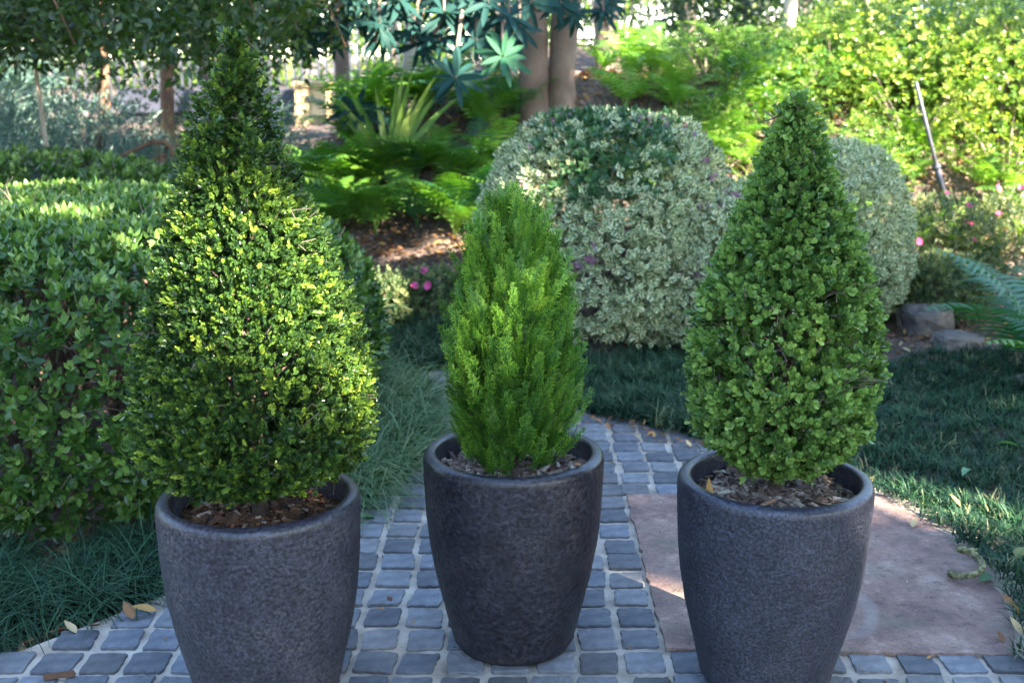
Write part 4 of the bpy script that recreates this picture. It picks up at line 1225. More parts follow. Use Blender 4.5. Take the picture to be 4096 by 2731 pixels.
def rosette(parent, loc, tilt, sc, bright=False, n=15):
    me = RLEAFB if bright else RLEAF
    c = bpy.data.meshes.get('rosette_bud')
    if c is None:
        V, F = tubes([([(0, 0, -.16), (0, 0, -.05), (0, 0, .02)], [.010, .012, .004])], 6)
        c = mesh_np('rosette_bud', V, F, M_TWIN)
    o = part('rosette', c, parent, loc=loc)
    o.rotation_euler = tilt; o.scale = (sc, sc, sc)
    for k in range(n):
        l = part('leaf', me, o)
        el = random.uniform(-.5, .15) if k % 3 else random.uniform(.2, .8)
        l.rotation_euler = (el, random.gauss(0, .2), k * 2.399 + random.gauss(0, .1)); s = random.uniform(.75, 1.1); l.scale = (s, s, s)
    return o
# centres worked out for a branch hanging about 7.6 to 8.4 m out
zb = hz1(.25, 9.0)
ROS = [(-1.13, 7.6, 1.72), (-.95, 7.8, 1.80), (-.70, 7.6, 1.84), (-.50, 7.9, 1.86), (-.30, 7.7, 1.72), (-.22, 7.5, 1.60), (-.05, 7.6, 1.57), (-.02, 7.5, 1.74),
       (-1.35, 7.9, 1.78), (-1.2, 8.1, 1.62), (-.85, 8.0, 1.66), (-.60, 7.7, 1.70), (-.36, 8.1, 1.80), (.12, 7.9, 1.84), (-1.5, 7.7, 1.70), (-.12, 8.0, 1.66), (.42, 8.3, 1.78), (.70, 8.6, 1.87), (-.25, 7.6, 1.86), (-1.0, 7.6, 1.88), (-1.42, 7.5, 1.86), (-1.28, 7.6, 1.62), (-1.55, 8.0, 1.84), (-.82, 7.5, 1.70), (-.62, 8.1, 1.58), (-.45, 7.6, 1.60), (-.42, 7.5, 1.76), (-1.05, 8.2, 1.74), (-.15, 7.5, 1.82), (.05, 7.8, 1.68), (-.75, 8.2, 1.88), (-1.38, 8.2, 1.56), (.32, 8.0, 1.84), (.62, 8.3, 1.80)]
for i, (x, y, z) in enumerate(ROS):
    rosette(TW, (x - .25, y - 9.0, z - zb), (random.uniform(.5, 1.5), random.gauss(0, .35), random.gauss(0, .5)), random.uniform(.85, 1.05))
rosette(TW, (-.055 - .25, 7.35 - 9.0, 1.50 - zb), (1.15, .05, .2), 1.05, True)
rosette(TW, (-.34 - .25, 7.3 - 9.0, 1.375 - zb), (1.2, -.1, -.1), 1.0, False, 17)
br = []
for (x, y, z) in ROS + [(-.055, 7.35, 1.5), (-.34, 7.3, 1.375)]:
    e = np.array([x - .25, y - 9.0, z - zb - .0]); b0 = np.array([-.35 if x < .2 else .4, .0, 2.0])
    br.append(([b0, (b0 + e) / 2 + np.array([0, 0, .35]), e + np.array([0, .05, .12]), e], [.03, .02, .010, .008]))
V, F = tubes(br, 6)
part('branches', mesh_np('branches', V, F, M_TWIN), TW, 'stuff')
# higher part of its crown, above the frame
cr = []
ts_ros = merge([xform(leaf_t(.20, .046, SIMPLE, .25, .2), rotz(k * 2.399) @ rotx(-.2 + .5 * (k % 3 == 0)), (0, 0, 0)) for k in range(13)])
nC = 230
P = rng.normal(0, 1, (nC, 3)) * np.array([1.25, .9, .5]) + np.array([-.3, -.1, 2.1])
P = P[(P[:, 2] > 1.15)]
P = P[(P[:, 2] > 1.75) | (P[:, 1] > -.9) & (P[:, 2] > 1.35)]
a = rnd(len(P)) * .6 + np.array([0, -.2, 1])
part('upper_crown', foliage_mesh('upper_crown', [ts_ros], P, rnd(len(P)), a, .8, 1.1, M_ROS, np.full(len(P), .42), .15), TW, 'stuff')

# low rosette plant in the fern bank
t = thing('rosette_plant', 'low blue green rosette plant among the ferns left of the bank', 'plant', (-1.12, 8.6, hz1(-1.12, 8.6) - .12))
V, F = tubes([([(0, 0, -.05), (.03, 0, .3), (0, 0, .62)], [.016, .013, .010])], 7)
part('stem', mesh_np('stem', V, F, M_TWIN), t)
rosette(t, (0, 0, .62), (.55, .1, 0), 1.25, False, 17)
rosette(t, (.18, .1, .5), (.8, .2, .4), .9, False, 12)

# weeping tree over the left
WT = thing('weeping_tree', 'dark small-leaved tree whose drooping branches hang over the hedge', 'tree', (-4.6, 6.6, 0))
trunk_path([(0, 0, -.1), (.05, 0, 1.2), (.1, 0, 2.4), (.5, 0, 3.6), (1.0, 0, 5.0)], [.24, .2, .17, .12, .06], M_BARK, WT, seed=5)
WLEAF = leaf_t(.060, .030, [(0, .1), (.4, 1), (1, .04)], .25, .35)
def hang_shoot(seed):
    r = random.Random(seed); ts = []
    for i in range(7):
        s = -1 if i % 2 else 1
        R = rotz(s * r.uniform(.5, 1.1)) @ roty(r.uniform(-.9, .9)) @ rotx(r.uniform(-.5, .3))
        ts.append(xform(WLEAF, R, (0, .04 * i, r.gauss(0, .01)), r.uniform(.75, 1.1), r.uniform(-.15, .15)))
    return merge(ts)
HANG = [hang_shoot(900 + k) for k in range(6)]
nW = 2700
x = rng.uniform(-4.2, -.80, nW); y = rng.uniform(5.7, 8.0, nW)
# lower edge of the drooping skirt
low = 1.64 + .05 * np.sin(x * 5.1) + .05 * np.sin(x * 11 + 1) + .05 * np.sin(y * 7 + x * 3) + .04 * (y - 6.5) + .30 * ss(-1.35, -.8, x)
z = low + np.abs(rng.normal(0, 1, nW)) ** 1.0 * .34 + .02
P = np.stack([x, y, z], 1)
Y = nrm(np.array([0, 0, -1.]) + rng.normal(0, .45, (nW, 3)))
loc = np.array([-4.6, 6.6, 0])
part('crown', foliage_mesh('crown', HANG, P - loc, Y, rnd(nW), .75, 1.15, M_DARKTREE, np.full(nW, .42) + .15 * wob(P, 3), .16), WT, 'stuff')
nW = 900
P = np.stack([rng.uniform(-5.6, -1.2, nW), rng.uniform(5.2, 7.4, nW), 2.3 + np.abs(rng.normal(0, .8, nW))], 1)
part('upper_crown', foliage_mesh('upper_crown', HANG, P - loc, nrm(rnd(nW) + np.array([0, 0, -.5])), rnd(nW), 1.2, 1.9, M_DARKTREE, np.full(nW, .42), .16), WT, 'stuff')
br = []
for k in range(60):
    e = np.array([random.uniform(-4.0, -1.0), random.uniform(5.8, 7.9), 0]); e[2] = random.uniform(1.5, 2.0)
    m = np.array([-3.6 + .5 * (e[0] + 3.6), 6.7 + .6 * (e[1] - 6.7), 2.7 + random.uniform(-.2, .5)])
    b0 = np.array([-4.4, 6.6, 2.6])
    pts = np.array([b0, m, e + np.array([-.12, 0, .3]), e]) - loc
    br.append((pts, [.04, .02, .009, .004]))
V, F = tubes(br, 6)
part('branches', mesh_np('branches', V, F, M_REDB), WT, 'stuff')

def slim_tree(name, label, x, y, pts, radii, mat, crown=None, cs=(.8, .6), cz=2.6, group='slim trunks beyond the garden'):
    t = thing(name, label, 'tree', (x, y, hz1(x, y) - .08), 0, group)
    trunk_path(pts, radii, mat, t, k=10, seed=x)
    if crown:
        o = part('crown', random.choice(crown), t, 'stuff', loc=(pts[-1][0], pts[-1][1], cz)); o.scale = (cs[0], cs[0], cs[1])
    return t
slim_tree('grey_tree', 'thick pale grey trunk behind the right stem of the twin tree', .87, 11, [(0, 0, 0), (-.02, 0, .5), (-.06, 0, 1.2), (-.1, 0, 3)], [.135, .115, .108, .09], M_BARK, BF_D, (1.2, .8), 2.2)
slim_tree('pale_tree', 'slim pale trunk lit on its side at the top of the bank', 2.40, 10.5, [(0, 0, 0), (-.01, 0, .6), (.02, 0, 1.5), (0, 0, 3)], [.062, .055, .05, .045], M_PALEB, BF_D, (1.0, .8), 1.15)
slim_tree('pale_tree', 'thin leaning pale trunk under the dark leaves at the upper right', 3.37, 11, [(0, 0, 0), (-.06, 0, .25), (-.16, 0, .6), (-.5, 0, 1.6)], [.03, .026, .022, .015], M_PALEB, BF_D, (.9, .5), .75)
slim_tree('pale_tree', 'sun-struck slim pale trunk between the strap-leaved plant and the twin tree', -.95, 10, [(0, 0, 0), (.02, 0, .3), (.10, 0, .65), (.3, 0, 2.2)], [.06, .056, .052, .04], M_PALEB, BF_D, (.9, .8), 1.3)
slim_tree('brown_tree', 'slim trunk left of the strap-leaved plant with patches of sun', -1.47, 10.4, [(0, 0, 0), (0, 0, .6), (.02, 0, 1.4), (.1, 0, 3)], [.075, .065, .06, .05], M_TWIN, BF_D, (.8, .6), 1.5)
slim_tree('red_tree', 'leaning red-barked trunk rising from the blue grey shrubs', -3.13, 9.0, [(-.06, 0, 0), (-.02, 0, .5), (.08, 0, .9), (.12, 0, 2.4)], [.045, .042, .04, .03], M_REDB, BF_D, (.9, .6), 1.6)
slim_tree('red_tree', 'short brown trunk in the dark gap right of the red-barked one', -3.0, 10.4, [(0, 0, 0), (0, 0, .5), (.03, 0, 1.2), (.1, 0, 2.4)], [.07, .06, .055, .04], M_REDB, BF_D, (1., .6), 1.5)
slim_tree('brown_tree', 'brown trunk in the shade left of the tallest cone\'s tip', -2.75, 10.9, [(0, 0, 0), (0, 0, .5), (-.03, 0, 1.2), (-.1, 0, 2.4)], [.06, .055, .05, .04], M_BARK, BF_D, (1., .6), 1.6)
slim_tree('pale_tree', 'thin pale stem in front of the blue grey shrubs at the far left', -3.02, 7.75, [(.06, 0, 0), (.03, 0, .5), (-.02, 0, .9), (-.06, 0, 1.9)], [.02, .018, .016, .012], M_PALEB)
# the curled dead branch
t = thing('dead_branch', 'curled reddish dead branch lying over the shrubs left of the tallest cone', 'branch', (-2.40, 7.6, .50))
V, F = tubes([([(-.25, 0, .35), (-.1, 0, .42), (.1, .02, .5), (.22, 0, .50), (.30, 0, .44), (.29, 0, .36)], [.014, .02, .024, .026, .026, .016]),
              ([(.14, 0, -.35), (.17, 0, .1), (.18, 0, .36), (.25, 0, .45)], [.03, .028, .024, .02]),
              ([(.05, 0, .3), (.15, 0, .35), (.24, 0, .36)], [.012, .016, .02])], 8)
part('branch', mesh_np('branch', V, F, M_REDB), t); t.scale = (.62, .62, .62); t.location.z = .66; t.location.x = -2.36

# strap-leaved plant
t = thing('strap_plant', 'yellow green strap-leaved plant with arching blades in front of the pale fence', 'plant', (-.88, 8.5, hz1(-.88, 8.5)))
for k in range(17):
    a = -.8 + 1.6 * k / 16 + random.gauss(0, .12)
    L = random.uniform(.62, .92); W = .052
    Vs = []; p = np.zeros(3); ang = rad(88); segs = 7
    yaw = random.uniform(-1.2, 1.2)
    lean = abs(a)
    cur = a * .55
    for s in range(segs + 1):
        w = W / 2 * math.sin(math.pi * min(1, .22 + .78 * (s / segs)) ** 1.0) if s < segs else .002
        d = np.array([math.sin(cur), math.sin(yaw) * .3 * s / segs, math.cos(cur)])
        sd = np.array([math.cos(cur), 0, -math.sin(cur)])
        Vs += [p - sd * w, p + np.array([0, .008, 0]), p + sd * w]
        p = p + nrm(d) * L / segs; cur += a * .11
    F = []
    for s in range(segs):
        b_ = 3 * s; F += [(b_, b_ + 1, b_ + 4, b_ + 3), (b_ + 1, b_ + 2, b_ + 5, b_ + 4)]
    part('leaf', mesh_np('leaf', np.array(Vs), np.array(F), M_STRAP, np.full(len(Vs), random.uniform(.3, .9)), np.zeros(len(Vs))), t)
# strappy sunlit tufts low on the bank, and a fine grass fountain
CL_S = clump_mesh(31, 26, .45, .010, .6, .9, .10, M_STRAP, .55)
CL_F = clump_mesh(33, 70, .34, .004, .8, 1.3, .05, M_LIRI, .55)
gs = 'strappy grasses at the foot of the sunny bank'
for x, y, s, me, lab in [(2.62, 7.75, .8, CL_S, 'strappy bright grass left of the leaning stake'), (3.05, 7.85, .9, CL_S, 'strappy bright grass right of the leaning stake'), (3.5, 7.9, .8, CL_S, 'strappy bright grass near the right edge behind the azaleas'),
                         (2.3, 7.9, .8, CL_S, 'strappy bright grass behind the rear cream-edged shrub'), (1.12, 8.6, .9, CL_F, 'fine pale grass fountain right of the tall cream-edged shrub'), (1.65, 8.2, 1.0, CL_S, 'sun-bleached strappy tuft above the dip between the cream-edged shrubs')]:
    grass_clump(me, x, y, x * 3, s, lab, gs)

# leaning stake
t = thing('garden_stake', 'slim grey metal stake leaning left, with a dark sleeve round its foot', 'stake', (3.05, 8.0, hz1(3.05, 8.0)))
a0 = np.array([0, 0, -.1]); a1 = np.array([-.50, -.4, 1.0])
def seg(f0, f1, r, k=10):
    return tubes([([a0 + (a1 - a0) * f0, a0 + (a1 - a0) * (f0 * .999 + f1 * .001), a0 + (a1 - a0) * (f1 * .999 + f0 * .001), a0 + (a1 - a0) * f1], [r * .2, r, r, r * .2])], k)
V, F = seg(.30, 1.0, .012); part('pole', mesh_np('pole', V, F, M_STAKE, smooth=True), t)
V, F = seg(.0, .34, .036); part('sleeve', mesh_np('sleeve', V, F, M_SLEEVE), t)
V, F = seg(.335, .50, .021); part('inner_tube', mesh_np('inner_tube', V, F, M_SLEEVE), t)
V, F = seg(.495, .515, .027); part('collar', mesh_np('collar', V, F, M_PALEF), t)

# rocks
def rock(label, x, y, sx, sy, sz, seed, rz, group='rocks on the mulch at the edge of the dwarf grass', z=-.03):
    n, m = 18, 11
    V = []
    for i in range(m):
        ph = math.pi * i / (m - 1)
        for j in range(n):
            a = 2 * math.pi * j / n
            d = np.array([math.sin(ph) * math.cos(a), math.sin(ph) * math.sin(a), math.cos(ph)])
            d = np.sign(d) * np.abs(d) ** .58
            V.append(d)
    V = np.array(V)
    V = V * (1 + .22 * wob(V + seed, 2.2) + .09 * np.abs(wob(V + seed, 4.5)) + .03 * rng.normal(size=len(V)))[:, None] * np.array([sx, sy, sz])
    F = [(i * n + j, i * n + (j + 1) % n, (i + 1) * n + (j + 1) % n, (i + 1) * n + j) for i in range(m - 1) for j in range(n)]
    o = part('rock', mesh_np('rock', V, np.array(F), M_ROCK, smooth=False), loc=(x, y, z + sz * .5)); o.rotation_euler.z = rz
    tag(o, label, 'rock', group)
rock('blocky grey rock standing behind the paler flat rock', 2.36, 6.55, .135, .11, .095, 3, .2)
rock('paler low rock lying in front of the blocky grey one', 2.40, 6.15, .14, .09, .06, 7, -.25)
rock('small flat rock half buried in the dwarf grass under the smaller fern', 2.42, 5.35, .12, .09, .035, 11, .5)

# ------------------------------------------------------------------ far things: pillar, wall, fences, far trees
t = thing('stone_pillar', 'short sandstone block pillar with a flat cap beyond the fern bank', 'pillar', (-2.32, 14, hz1(-2.32, 14)))
zc = -.1
for k, h in enumerate((.16, .17, .15)):
    V, F = box_m(-.185 + .004 * k, .0, -.2, .2, zc, zc + h - .006, .003); part('stone_block', mesh_np('stone_block', V, F, M_SAND, smooth=False), t)
    V, F = box_m(.006, .185 - .003 * k, -.198, .2, zc, zc + h - .006, .003); part('stone_block', mesh_np('stone_block', V, F, M_SAND, smooth=False), t)
    zc += h
V, F = box_m(-.21, .21, -.22, .22, zc, zc + .06, .006); part('cap', mesh_np('cap', V, F, M_SAND, smooth=False), t)
t = thing('dark_wall', 'low dark blue rendered wall running up to the sandstone pillar', 'wall', (-3.0, 14.1, hz1(-3.0, 14.1)))
V, F = box_m(-1.6, .49, -.12, .12, .10, .36, .004); part('render_panel', mesh_np('render_panel', V, F, M_SLATE, smooth=False), t)
V, F = box_m(-1.55, .40, -.07, .09, -.2, .10, .0); part('plinth', mesh_np('plinth', V, F, M_FENCE, smooth=False), t)

def bar_fence(label, x0, x1, y, mat, h, step, w, group=None):
    n = int((x1 - x0) / step)
    t = thing('bar_fence', label, 'fence', (x0, y, 0))
    V, F = box_m(-w / 2, w / 2, -w / 2, w / 2, -.25, h, .002); me = mesh_np('bar', V, F, mat, smooth=False)
    for k in range(n + 1):
        o = part('bar', me, t, loc=(k * step, 0, hz1(x0 + k * step, y)))
    zz = [hz1(x0, y), hz1(x1, y)]
    for q in (.12, h - .1):
        V, F = tubes([([(0, w * .5 + .012, zz[0] + q), ((x1 - x0) * .5, w * .5 + .012, hz1((x0 + x1) / 2, y) + q), (x1 - x0, w * .5 + .012, zz[1] + q)], [.018, .018, .018])], 6)
        part('rail', mesh_np('rail', V, F, mat), t)
bar_fence('dark upright-bar fence along the top of the sunny bank', .6, 7.4, 13.0, M_FENCE, 1.5, .085, .022)
bar_fence('pale upright-bar fence beyond the sandstone pillar', -6.5, .4, 16.5, M_PALEF, 1.3, .11, .03)

FT = 'trees beyond the fences'
far = [(1.2, 15.2, 1.5, 1.5, BF_F, 'bright light green tree right behind the dark fence, nearest the grey trunk'),
       (3.6, 15.0, 1.4, 1.4, BF_D, 'dark tree behind the dark fence between the slim pale trunks'),
       (5.6, 14.6, 1.5, 1.7, BF_F, 'bright light green tree behind the right end of the dark fence'),
       (2.4, 16.6, 1.5, 1.7, BF_F, 'light green tree deeper behind the dark fence'),
       (7.4, 16.0, 1.8, 1.9, BF_F, 'light green tree at the far right edge behind the fence'),
       (4.6, 17.2, 1.9, 2.0, BF_F, 'tall light green tree at the back of the right corner'),
       (-.2, 18.5, 1.6, 1.6, BF_D, 'dark tree behind the twin trunk, beyond the pale fence'),
       (-6.4, 15.0, 1.7, 1.5, BF_D, 'dark tree at the far left behind the blue grey shrubs'),
       (-8.6, 17.0, 2.0, 2.0, BF_D, 'broad dark tree outside the left end of the pale fence'),
       (-4.6, 19.0, 1.4, 1.3, BF_F, 'light green tree beyond the pale fence left of the pillar'),
       (-2.0, 20.5, 1.5, 1.2, BF_F, 'light green tree beyond the pale fence behind the pillar')]
TR = {}
V, F = tubes([([(0, 0, -.3), (0, 0, .6), (.05, 0, 1.6)], [.12, .1, .05])], 8)
FTRUNK = mesh_np('trunk', V, F, M_BARK)
for x, y, a, b, m, lab in far:
    t = thing('far_tree', lab, 'tree', (x, y, hz1(x, y)), random.uniform(0, 6.28), FT)
    part('trunk', FTRUNK, t)
    o = part('crown', random.choice(m), t, 'stuff', loc=(0, 0, .15)); o.scale = (a, a, b)
# a distant belt of wood behind everything
n = 9000
P = np.stack([rng.uniform(-26, 26, n), rng.uniform(26, 36, n), rng.uniform(0, 1, n) ** .8 * 6], 1)
P[:, 2] += hz(P[:, 0], P[:, 1]) - .2
o = part('far_woods', foliage_mesh('far_woods', shoots(flat_leaf(.066, .042, [(0, .5), (1, .4)]), 5, (2, 3), .10, spread=1.1), P, rnd(n) + np.array([0, 0, .4]), rnd(n), 4, 7.5, M_FAR, np.full(n, .4) + .2 * wob(P, .5), .2))
tag(o, 'distant belt of woodland behind the fences', None, None, 'stuff')
# dark leaves hanging in front of the fence at the top right
t = thing('overhanging_tree', 'dark leafy branch hanging into the top edge between the pale slim trunks', 'tree', (3.2, 12.0, hz1(3.2, 12.0)), 0)
trunk_path([(1.7, .3, -.1), (1.72, .3, 1.2), (1.6, .2, 2.4), (.8, 0, 3.2)], [.09, .08, .07, .04], M_BARK, t, seed=8)
nW = 620
P = np.stack([rng.uniform(-1.7, 1.6, nW), rng.uniform(-.7, .5, nW), 0 * rng.random(nW)], 1)
P[:, 2] = .26 + .12 * np.sin(P[:, 0] * 4) + np.abs(rng.normal(0, .5, nW))
part('crown', foliage_mesh('crown', HANG, P, nrm(np.array([0, 0, -1.]) + rng.normal(0, .5, (nW, 3))), rnd(nW), 1.1, 1.7, M_FARD, np.full(nW, .5), .2), t, 'stuff')

# ------------------------------------------------------------------ leaf litter and fallen leaves
def litter(label, poly, n, mat, smin, smax, zo=0):
    P = scatter_poly(poly, n, zo)
    L1 = leaf_t(.05, .026, OVATE, .5, -.3)
    L2 = leaf_t(.06, .018, LANC, .6, .3)
    Y = nrm(np.stack([rng.normal(size=n), rng.normal(size=n), rng.normal(0, .25, n)], 1))
    Z = nrm(np.stack([rng.normal(0, .45, n), rng.normal(0, .45, n), np.ones(n)], 1))
    V, F, T, E = bake([L1, L2], P, frames(Y, Z), rng.uniform(smin, smax, n), np.clip(rng.normal(.4, .28, n), 0, 1))
    tag(part('leaf_litter', mesh_np('leaf_litter', V, F, mat, T, E)), label, None, None, 'stuff')
litter('brown leaf litter on the shaded fern bank', [(-2.0, 7.6), (.3, 7.6), (.6, 9.8), (-1.8, 9.6)], 1500, M_DRY, .7, 1.4, -.02)
litter('orange brown leaf litter on the sunny bank', [(.3, 7.4), (4, 7.6), (4.6, 11), (.6, 11)], 2200, M_DRY, .8, 1.6, -.02)
litter('brown litter on the mulch around the azaleas', [(-1.0, 6.3), (.0, 6.3), (.1, 7.8), (-1.4, 7.8)], 900, M_DRY, .35, .9, -.025)
litter('brown litter on the mulch around the rocks', [(1.7, 5.9), (3.2, 6.0), (3.4, 7.4), (1.9, 7.4)], 800, M_DRY, .35, .9, -.025)
litter('brown litter under the hedge and along its foot', [(-2.6, 3.0), (-1.3, 2.78), (-.95, 3.1), (-.6, 3.75), (-.9, 4.1), (-2.6, 4.0)], 700, M_DRY, .6, 1.3, -.02)

litter('small leaf crumbs and bark bits scattered over the paving', [(-1.2, 2.6), (1.25, 2.55), (1.35, 3.4), (1.2, 3.9), (.6, 4.5), (-.3, 4.9), (-.5, 3.8)], 170, M_DRY, .10, .36, .016)
litter('dry leaves caught along the far right edge of the setts', [(.2, 4.65), (.55, 4.5), (1.0, 4.1), (1.1, 4.2), (.7, 4.6), (.3, 4.85)], 60, M_DRY, .35, .85, .018)
FL = [mesh_np('fallen_leaf', *leaf_t(.052, .026, OVATE, .45, -.35, .15)[:2], M_DRY, np.full(15, q), np.zeros(15)) for q in (.15, .45, .75, .95)]
FLG = mesh_np('fallen_leaf', *leaf_t(.075, .034, OVATE, .35, .3, .1)[:2], M_GLEAF, np.full(15, .5), np.zeros(15))
FLY = mesh_np('fallen_leaf', *leaf_t(.10, .062, OVATE, .3, .35, .1)[:2], M_YLEAF, np.full(15, .5), np.zeros(15))
gfl = 'fallen leaves'
leaves = [  # x, y, z, mesh, rz, tilt, scale, label
    (-1.03, 2.93, .016, 1, .6, .2, 1.2, 'pinkish brown curled leaf at the paving corner by the mondo clumps'),
    (-.98, 2.98, .016, 2, 2.0, .1, 1.3, 'mottled orange fallen leaf beside the left paving edge'),
    (-1.16, 2.86, .010, 3, 1.0, .1, 1.0, 'pale curled leaf on the soil at the left paving edge'),
    (-1.11, 2.90, .014, 0, 3.0, .1, 1.1, 'dark brown leaf between the pale and the orange ones at the left edge'),
    (-1.33, 2.70, .02, 2, .2, .4, .9, 'small tan leaf at the lower left corner of the paving'),
    (-.87, 3.14, .02, 3, .9, .5, 1.1, 'grey pink dry leaf leaning against the mondo clump by the pot'),
    (-.91, 3.10, .02, 'G', 1.8, .6, 1.3, 'large folded green leaf lying by the mondo clump near the pot'),
    (-1.36, 2.72, .02, 'G', .4, .4, 1.0, 'green leaf at the lower left corner on the soil'),
    (-.535, 3.64, .016, 'G', -1.2, .15, 1.25, 'bright green leaf on the paving beside the grass right of the tallest cone\'s pot'),
    (-.585, 3.62, .016, 2, .9, .15, .9, 'orange leaf next to the bright green one beside the grass'),
    (-.44, 4.05, .016, 2, 2.2, .2, 1.0, 'tan leaf at the grass edge left of the feathery conifer\'s pot'),
    (-.35, 2.99, .013, 1, 2.2, .1, .55, 'small brown leaf fragment lying on a sett left of the middle pot'),
    (.40, 4.6, .016, 1, .2, .2, .8, 'brown leaf on the far setts right of the conifer'),
    (.52, 4.45, .016, 3, 1.2, .2, .8, 'tan leaf on the far setts near the mondo strip'),
    (.62, 4.52, .016, 2, 2.4, .2, .8, 'orange leaf on the far setts left of the egg-shaped box'),
    (.70, 4.38, .016, 3, .4, .1, .8, 'pale leaf close to the rim of the pot on the red slab'),
    (.47, 4.72, .016, 0, 1.4, .2, .7, 'dark leaf at the far end of the setts'),
    (1.22, 3.80, .02, 2, .5, .2, 1.0, 'curled yellow brown leaf at the far edge of the red slab'),
    (1.16, 3.88, .03, 2, 2.8, .3, 1.2, 'orange curled leaf on the grass edge behind the red slab'),
    (1.30, 3.57, .016, 3, -.6, .1, .95, 'flat pale yellow leaf lying on the red slab'),
    (1.47, 3.62, .07, 2, .7, .3, .9, 'orange leaf lying in the dwarf grass beyond the slab edge'),
    (1.42, 3.42, .06, 3, 1.5, .9, .7, 'small upright tan leaf in the dwarf grass'),
    (1.39, 3.0, .02, 1, .2, .2, .8, 'brown leaf at the curved edge of the slab'),
    (1.38, 2.92, .02, 2, 1.6, .9, .9, 'upright orange leaf at the curved edge of the slab near the front'),
    (1.345, 2.83, .02, 3, .6, .5, 1.0, 'grey brown dry leaf at the front corner of the slab'),
    (1.285, 2.80, .014, 0, .1, .1, .7, 'dark red fragment near the front right corner of the slab'),
    (1.36, 3.16, .02, 'G', -.9, .2, 1.0, 'pale green leaf beside the dried seed spike'),
    (1.9, 4.2, .08, 'G', .9, .2, 1.1, 'green leaf lying in the dwarf grass half way to the rocks'),
    (1.62, 3.95, .08, 'G', 2.5, .2, .9, 'green leaf in the grass nearest the sunny patch'),
    (1.50, 3.24, .055, 'Y', -1.0, .35, 1.05, 'large yellow green leaf lying on the dwarf grass at the right edge'),
]
for x, y, z, m, rz_, ti, sc, lab in leaves:
    o = part('fallen_leaf', FLG if m == 'G' else FLY if m == 'Y' else FL[m], loc=(x, y, z))
    o.rotation_euler = (ti, random.gauss(0, .2), rz_); o.scale = (sc, sc, sc)
    tag(o, lab, 'leaf', gfl)
o = part('fallen_leaf', FL[2], loc=RP + np.array([-.165, -.06, .485])); o.rotation_euler = (.8, .3, .5); o.scale = (.9, 1, 1)
tag(o, 'crumpled yellow dry leaf on the bark inside the pot on the red slab', 'leaf', gfl)
# bark pieces
def bark_piece(label, loc, L, W, rz_, mat=M_TWIG, ry=0, tint=.2):
    V, F = box_m(-W / 2, W / 2, -L / 2, L / 2, 0, W * .55, W * .2)
    V = V + rng.normal(0, W * .12, V.shape)
    o = part('bark_piece', mesh_np('bark_piece', V, F, mat, np.full(8, tint), smooth=False), loc=loc); o.rotation_euler = (ry, 0, rz_)
    tag(o, label, 'bark piece', 'loose bark pieces')
bark_piece('dark brown bark stick lying on the front setts at the lower left', (-1.12, 2.632, .012), .075, .016, -1.25, M_CHIPR, 0, .3)
bark_piece('long dark bark strip in the pot on the red slab', RP + np.array([.09, -.09, .482]), .085, .013, .75, M_CHIPR, 0, .05)
bark_piece('bent orange wood chip at the foot of the egg-shaped box', RP + np.array([-.03, -.075, .486]), .05, .011, -.9, M_CHIPR, .1, .85)
bark_piece('pale cream wood stick at the rim inside the pot on the red slab', RP + np.array([.145, -.05, .482]), .04, .010, 1.2, M_CHIP, 0, 1)
bark_piece('reddish chip on the front rim of the middle pot', MP + np.array([.155, -.13, .531]), .014, .010, .8, M_CHIPR, 0, .8)
bark_piece('small brown chip on a sett left of the middle pot', (-.345, 3.06, .013), .016, .011, .8, M_CHIPR, 0, .4)
# dried seed spike on the slab edge
pts = [(.042 * math.cos(a), .048 * math.sin(a), .012 + .0022 * i) for i, a in enumerate(np.linspace(2.9, 8.2, 30))]
pts += [(-.012 + .02 * k, .05 + .012 * k, .06) for k in range(1, 4)]
rr = [.006] + [.010 * (1 + .18 * (-1) ** i) for i in range(len(pts) - 3)] + [.008, .003]
V, F = tubes([(pts, rr)], 8)
o = part('seed_spike', mesh_np('seed_spike', V, F, M_SEED), loc=(1.33, 3.19, .012)); o.rotation_euler.z = -.15
tag(o, 'curled knobbly dried seed spike at the curved edge of the red slab', 'seed spike')

# ------------------------------------------------------------------ the tall tree behind the camera whose crown shades the pots
ST = thing('shade_tree', 'tall broad-crowned tree standing outside the picture that shades the pots', 'tree', (10.5, -6.8, 0))
trunk_path([(0, 0, -.2), (0, 0, 3), (-.2, .2, 6), (-.4, .5, 9)], [.36, .3, .24, .1], M_BARK, ST, seed=4)
SHL = [(np.array([[0, 0, 0], [-.045, .06, .01], [0, .13, -.01], [.045, .06, .01]]), np.array([[0, 1, 2, 3]]), np.zeros(4), np.zeros(4))]
nS = 150000
G = np.stack([rng.uniform(-6, 6.4, nS), rng.uniform(-2, 14, nS), np.zeros(nS)], 1)   # ground the crown is to shade
P = G + S * (rng.uniform(7.4, 10.6, nS) / S[2])[:, None]
gx_, gy_ = G[:, 0], G[:, 1]
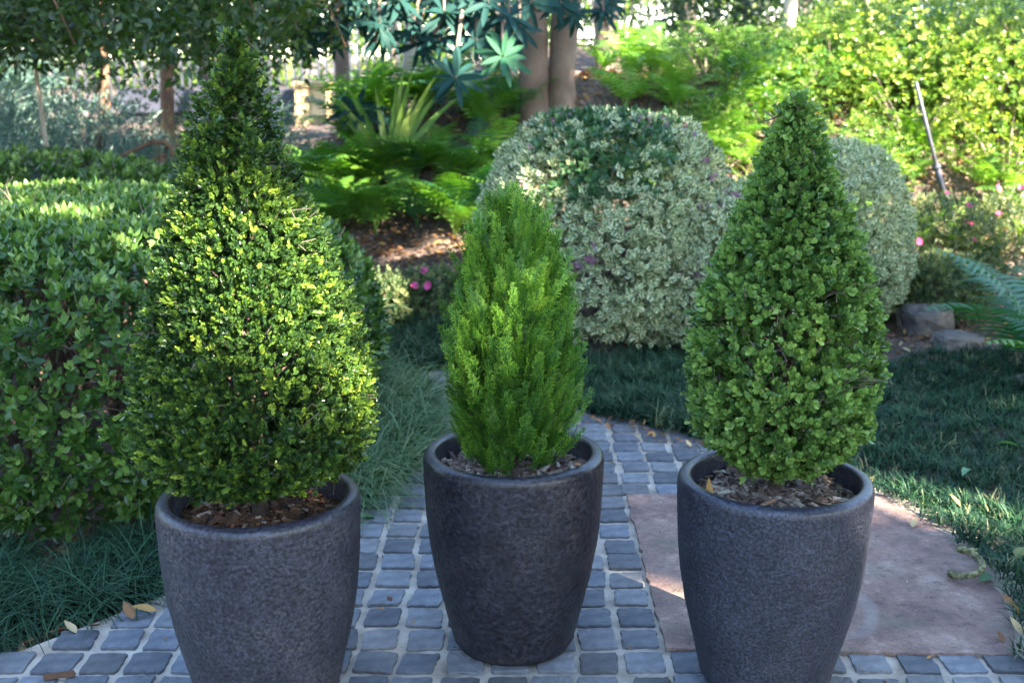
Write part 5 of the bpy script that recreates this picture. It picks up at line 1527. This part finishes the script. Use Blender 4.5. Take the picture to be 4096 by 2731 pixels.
# the crown covers the pots, hedge and near lawn; the sunny bank lies past its edge
far_edge = 6.7 + .9 * ss(.3, .9, gx_) + 1.5 * ss(-1.75, -1.4, gx_) * ss(1.0, .3, gx_) + .35 * np.sin(gx_ * 2.1) + .25 * np.sin(gx_ * 5 + 1)
near = (gy_ < far_edge) & (gx_ < 4.8 + .4 * np.sin(gy_ * 1.7))
g3 = np.stack([gx_, gy_, gx_ * 0], 1)
left_far = (gx_ < .3) & (wob(g3 + 2, 2.6) < -.22)
right_far = (gx_ >= .3) & (wob(g3 + 7, 2.2) < -.30 + .3 * ss(10.5, 13, gy_))
hedge_top = (gx_ > -4.6) & (gx_ < -1.7) & (gy_ > 4.7) & (gy_ < 6.9)      # thinner there: light comes through on the hedge top
near &= ~(hedge_top & (wob(g3 + 11, 7.5) > -.22))
inside = near | left_far | right_far
P = P[inside]
def ray_d(P, c):
    w = P - np.array(c); t = w @ S
    return np.linalg.norm(w - t[:, None] * S, axis=1), t
LIT = [((-.63, 2.32, 1.11), .05), ((-.53, 2.32, 1.09), .11), ((-.43, 2.36, 1.02), .09), ((-.50, 2.34, 1.17), .05), ((-.35, 2.42, .92), .05), ((-.40, 2.46, 1.12), .05), ((-.31, 2.45, .80), .03),
       ((1.13, 3.78, 0), .075), ((1.02, 3.76, 0), .05), ((1.30, 3.80, .03), .13), ((1.46, 3.68, .03), .11), ((1.6, 3.6, .04), .05),
       ((.45, 3.02, 0), .055), ((.36, 3.06, 0), .035), ((.53, 2.93, 0), .03),
       ((-.78, 6.45, .25), .17), ((-.52, 6.5, .18), .02), ((-.5, 7.5, .2), .18),
       ((.0, 2.66, .90), .012)]
keep = np.ones(len(P), bool)
for c, r in LIT:
    d, t_ = ray_d(P, c)
    keep &= ~((d < r * (1 + .25 * wob(P, 6)) + .085) & (t_ > 0))
P = P[keep]
loc = np.array([10.5, -6.8, 0])
me = foliage_mesh('crown', SHL, P - loc, rnd(len(P)) * np.array([1, 1, .5]), rnd(len(P)) * .8 + S, .8, 1.3, M_DARKTREE, np.full(len(P), .45), .15)
part('crown', me, ST, 'stuff')
br = []
for k in range(26):
    e = np.array([random.uniform(4.5, 13.5), random.uniform(-10, 0), random.uniform(7.8, 9.8)]) - loc
    b0 = np.array([-.2, .2, random.uniform(5, 7.4)])
    if any(ray_d((e + loc)[None], c)[0][0] < r + .2 for c, r in LIT): continue
    br.append(([b0, b0 * .4 + e * .6 + np.array([0, 0, .2]), e], [.09, .05, .02]))
V, F = tubes(br, 6)
part('branches', mesh_np('branches', V, F, M_BARK), ST, 'stuff')

# ------------------------------------------------------------------ unseen belt of trees, added behind the viewpoint to cut low sky light
nB = 9000
a = rng.uniform(rad(95), rad(445), nB)                      # all round except the way the camera looks
ringr = rng.uniform(11.5, 14.5, nB)
P = np.stack([ringr * np.cos(a), ringr * np.sin(a) + 2.0, rng.random(nB) * 1.0], 1)
top = 5.2 + .9 * np.sin(a * 9) + .6 * np.sin(a * 23 + 1)
P[:, 2] *= top
P = P[~((P[:, 1] > -.62 * 0 + 1.2 * np.abs(P[:, 0]) - 2.5))]
BELT = [(np.array([[0, 0, 0], [-.17, .22, .03], [0, .5, -.04], [.17, .22, .03]]), np.array([[0, 1, 2, 3]]), np.zeros(4), np.zeros(4))]
o = part('sky_blocking_trees', foliage_mesh('sky_blocking_trees', BELT, P, rnd(len(P)), rnd(len(P)), .8, 1.4, M_FARD, np.full(len(P), .45), .15))
tag(o, 'unseen dark tree belt added behind the viewpoint to block low sky light', None, None, 'stuff')
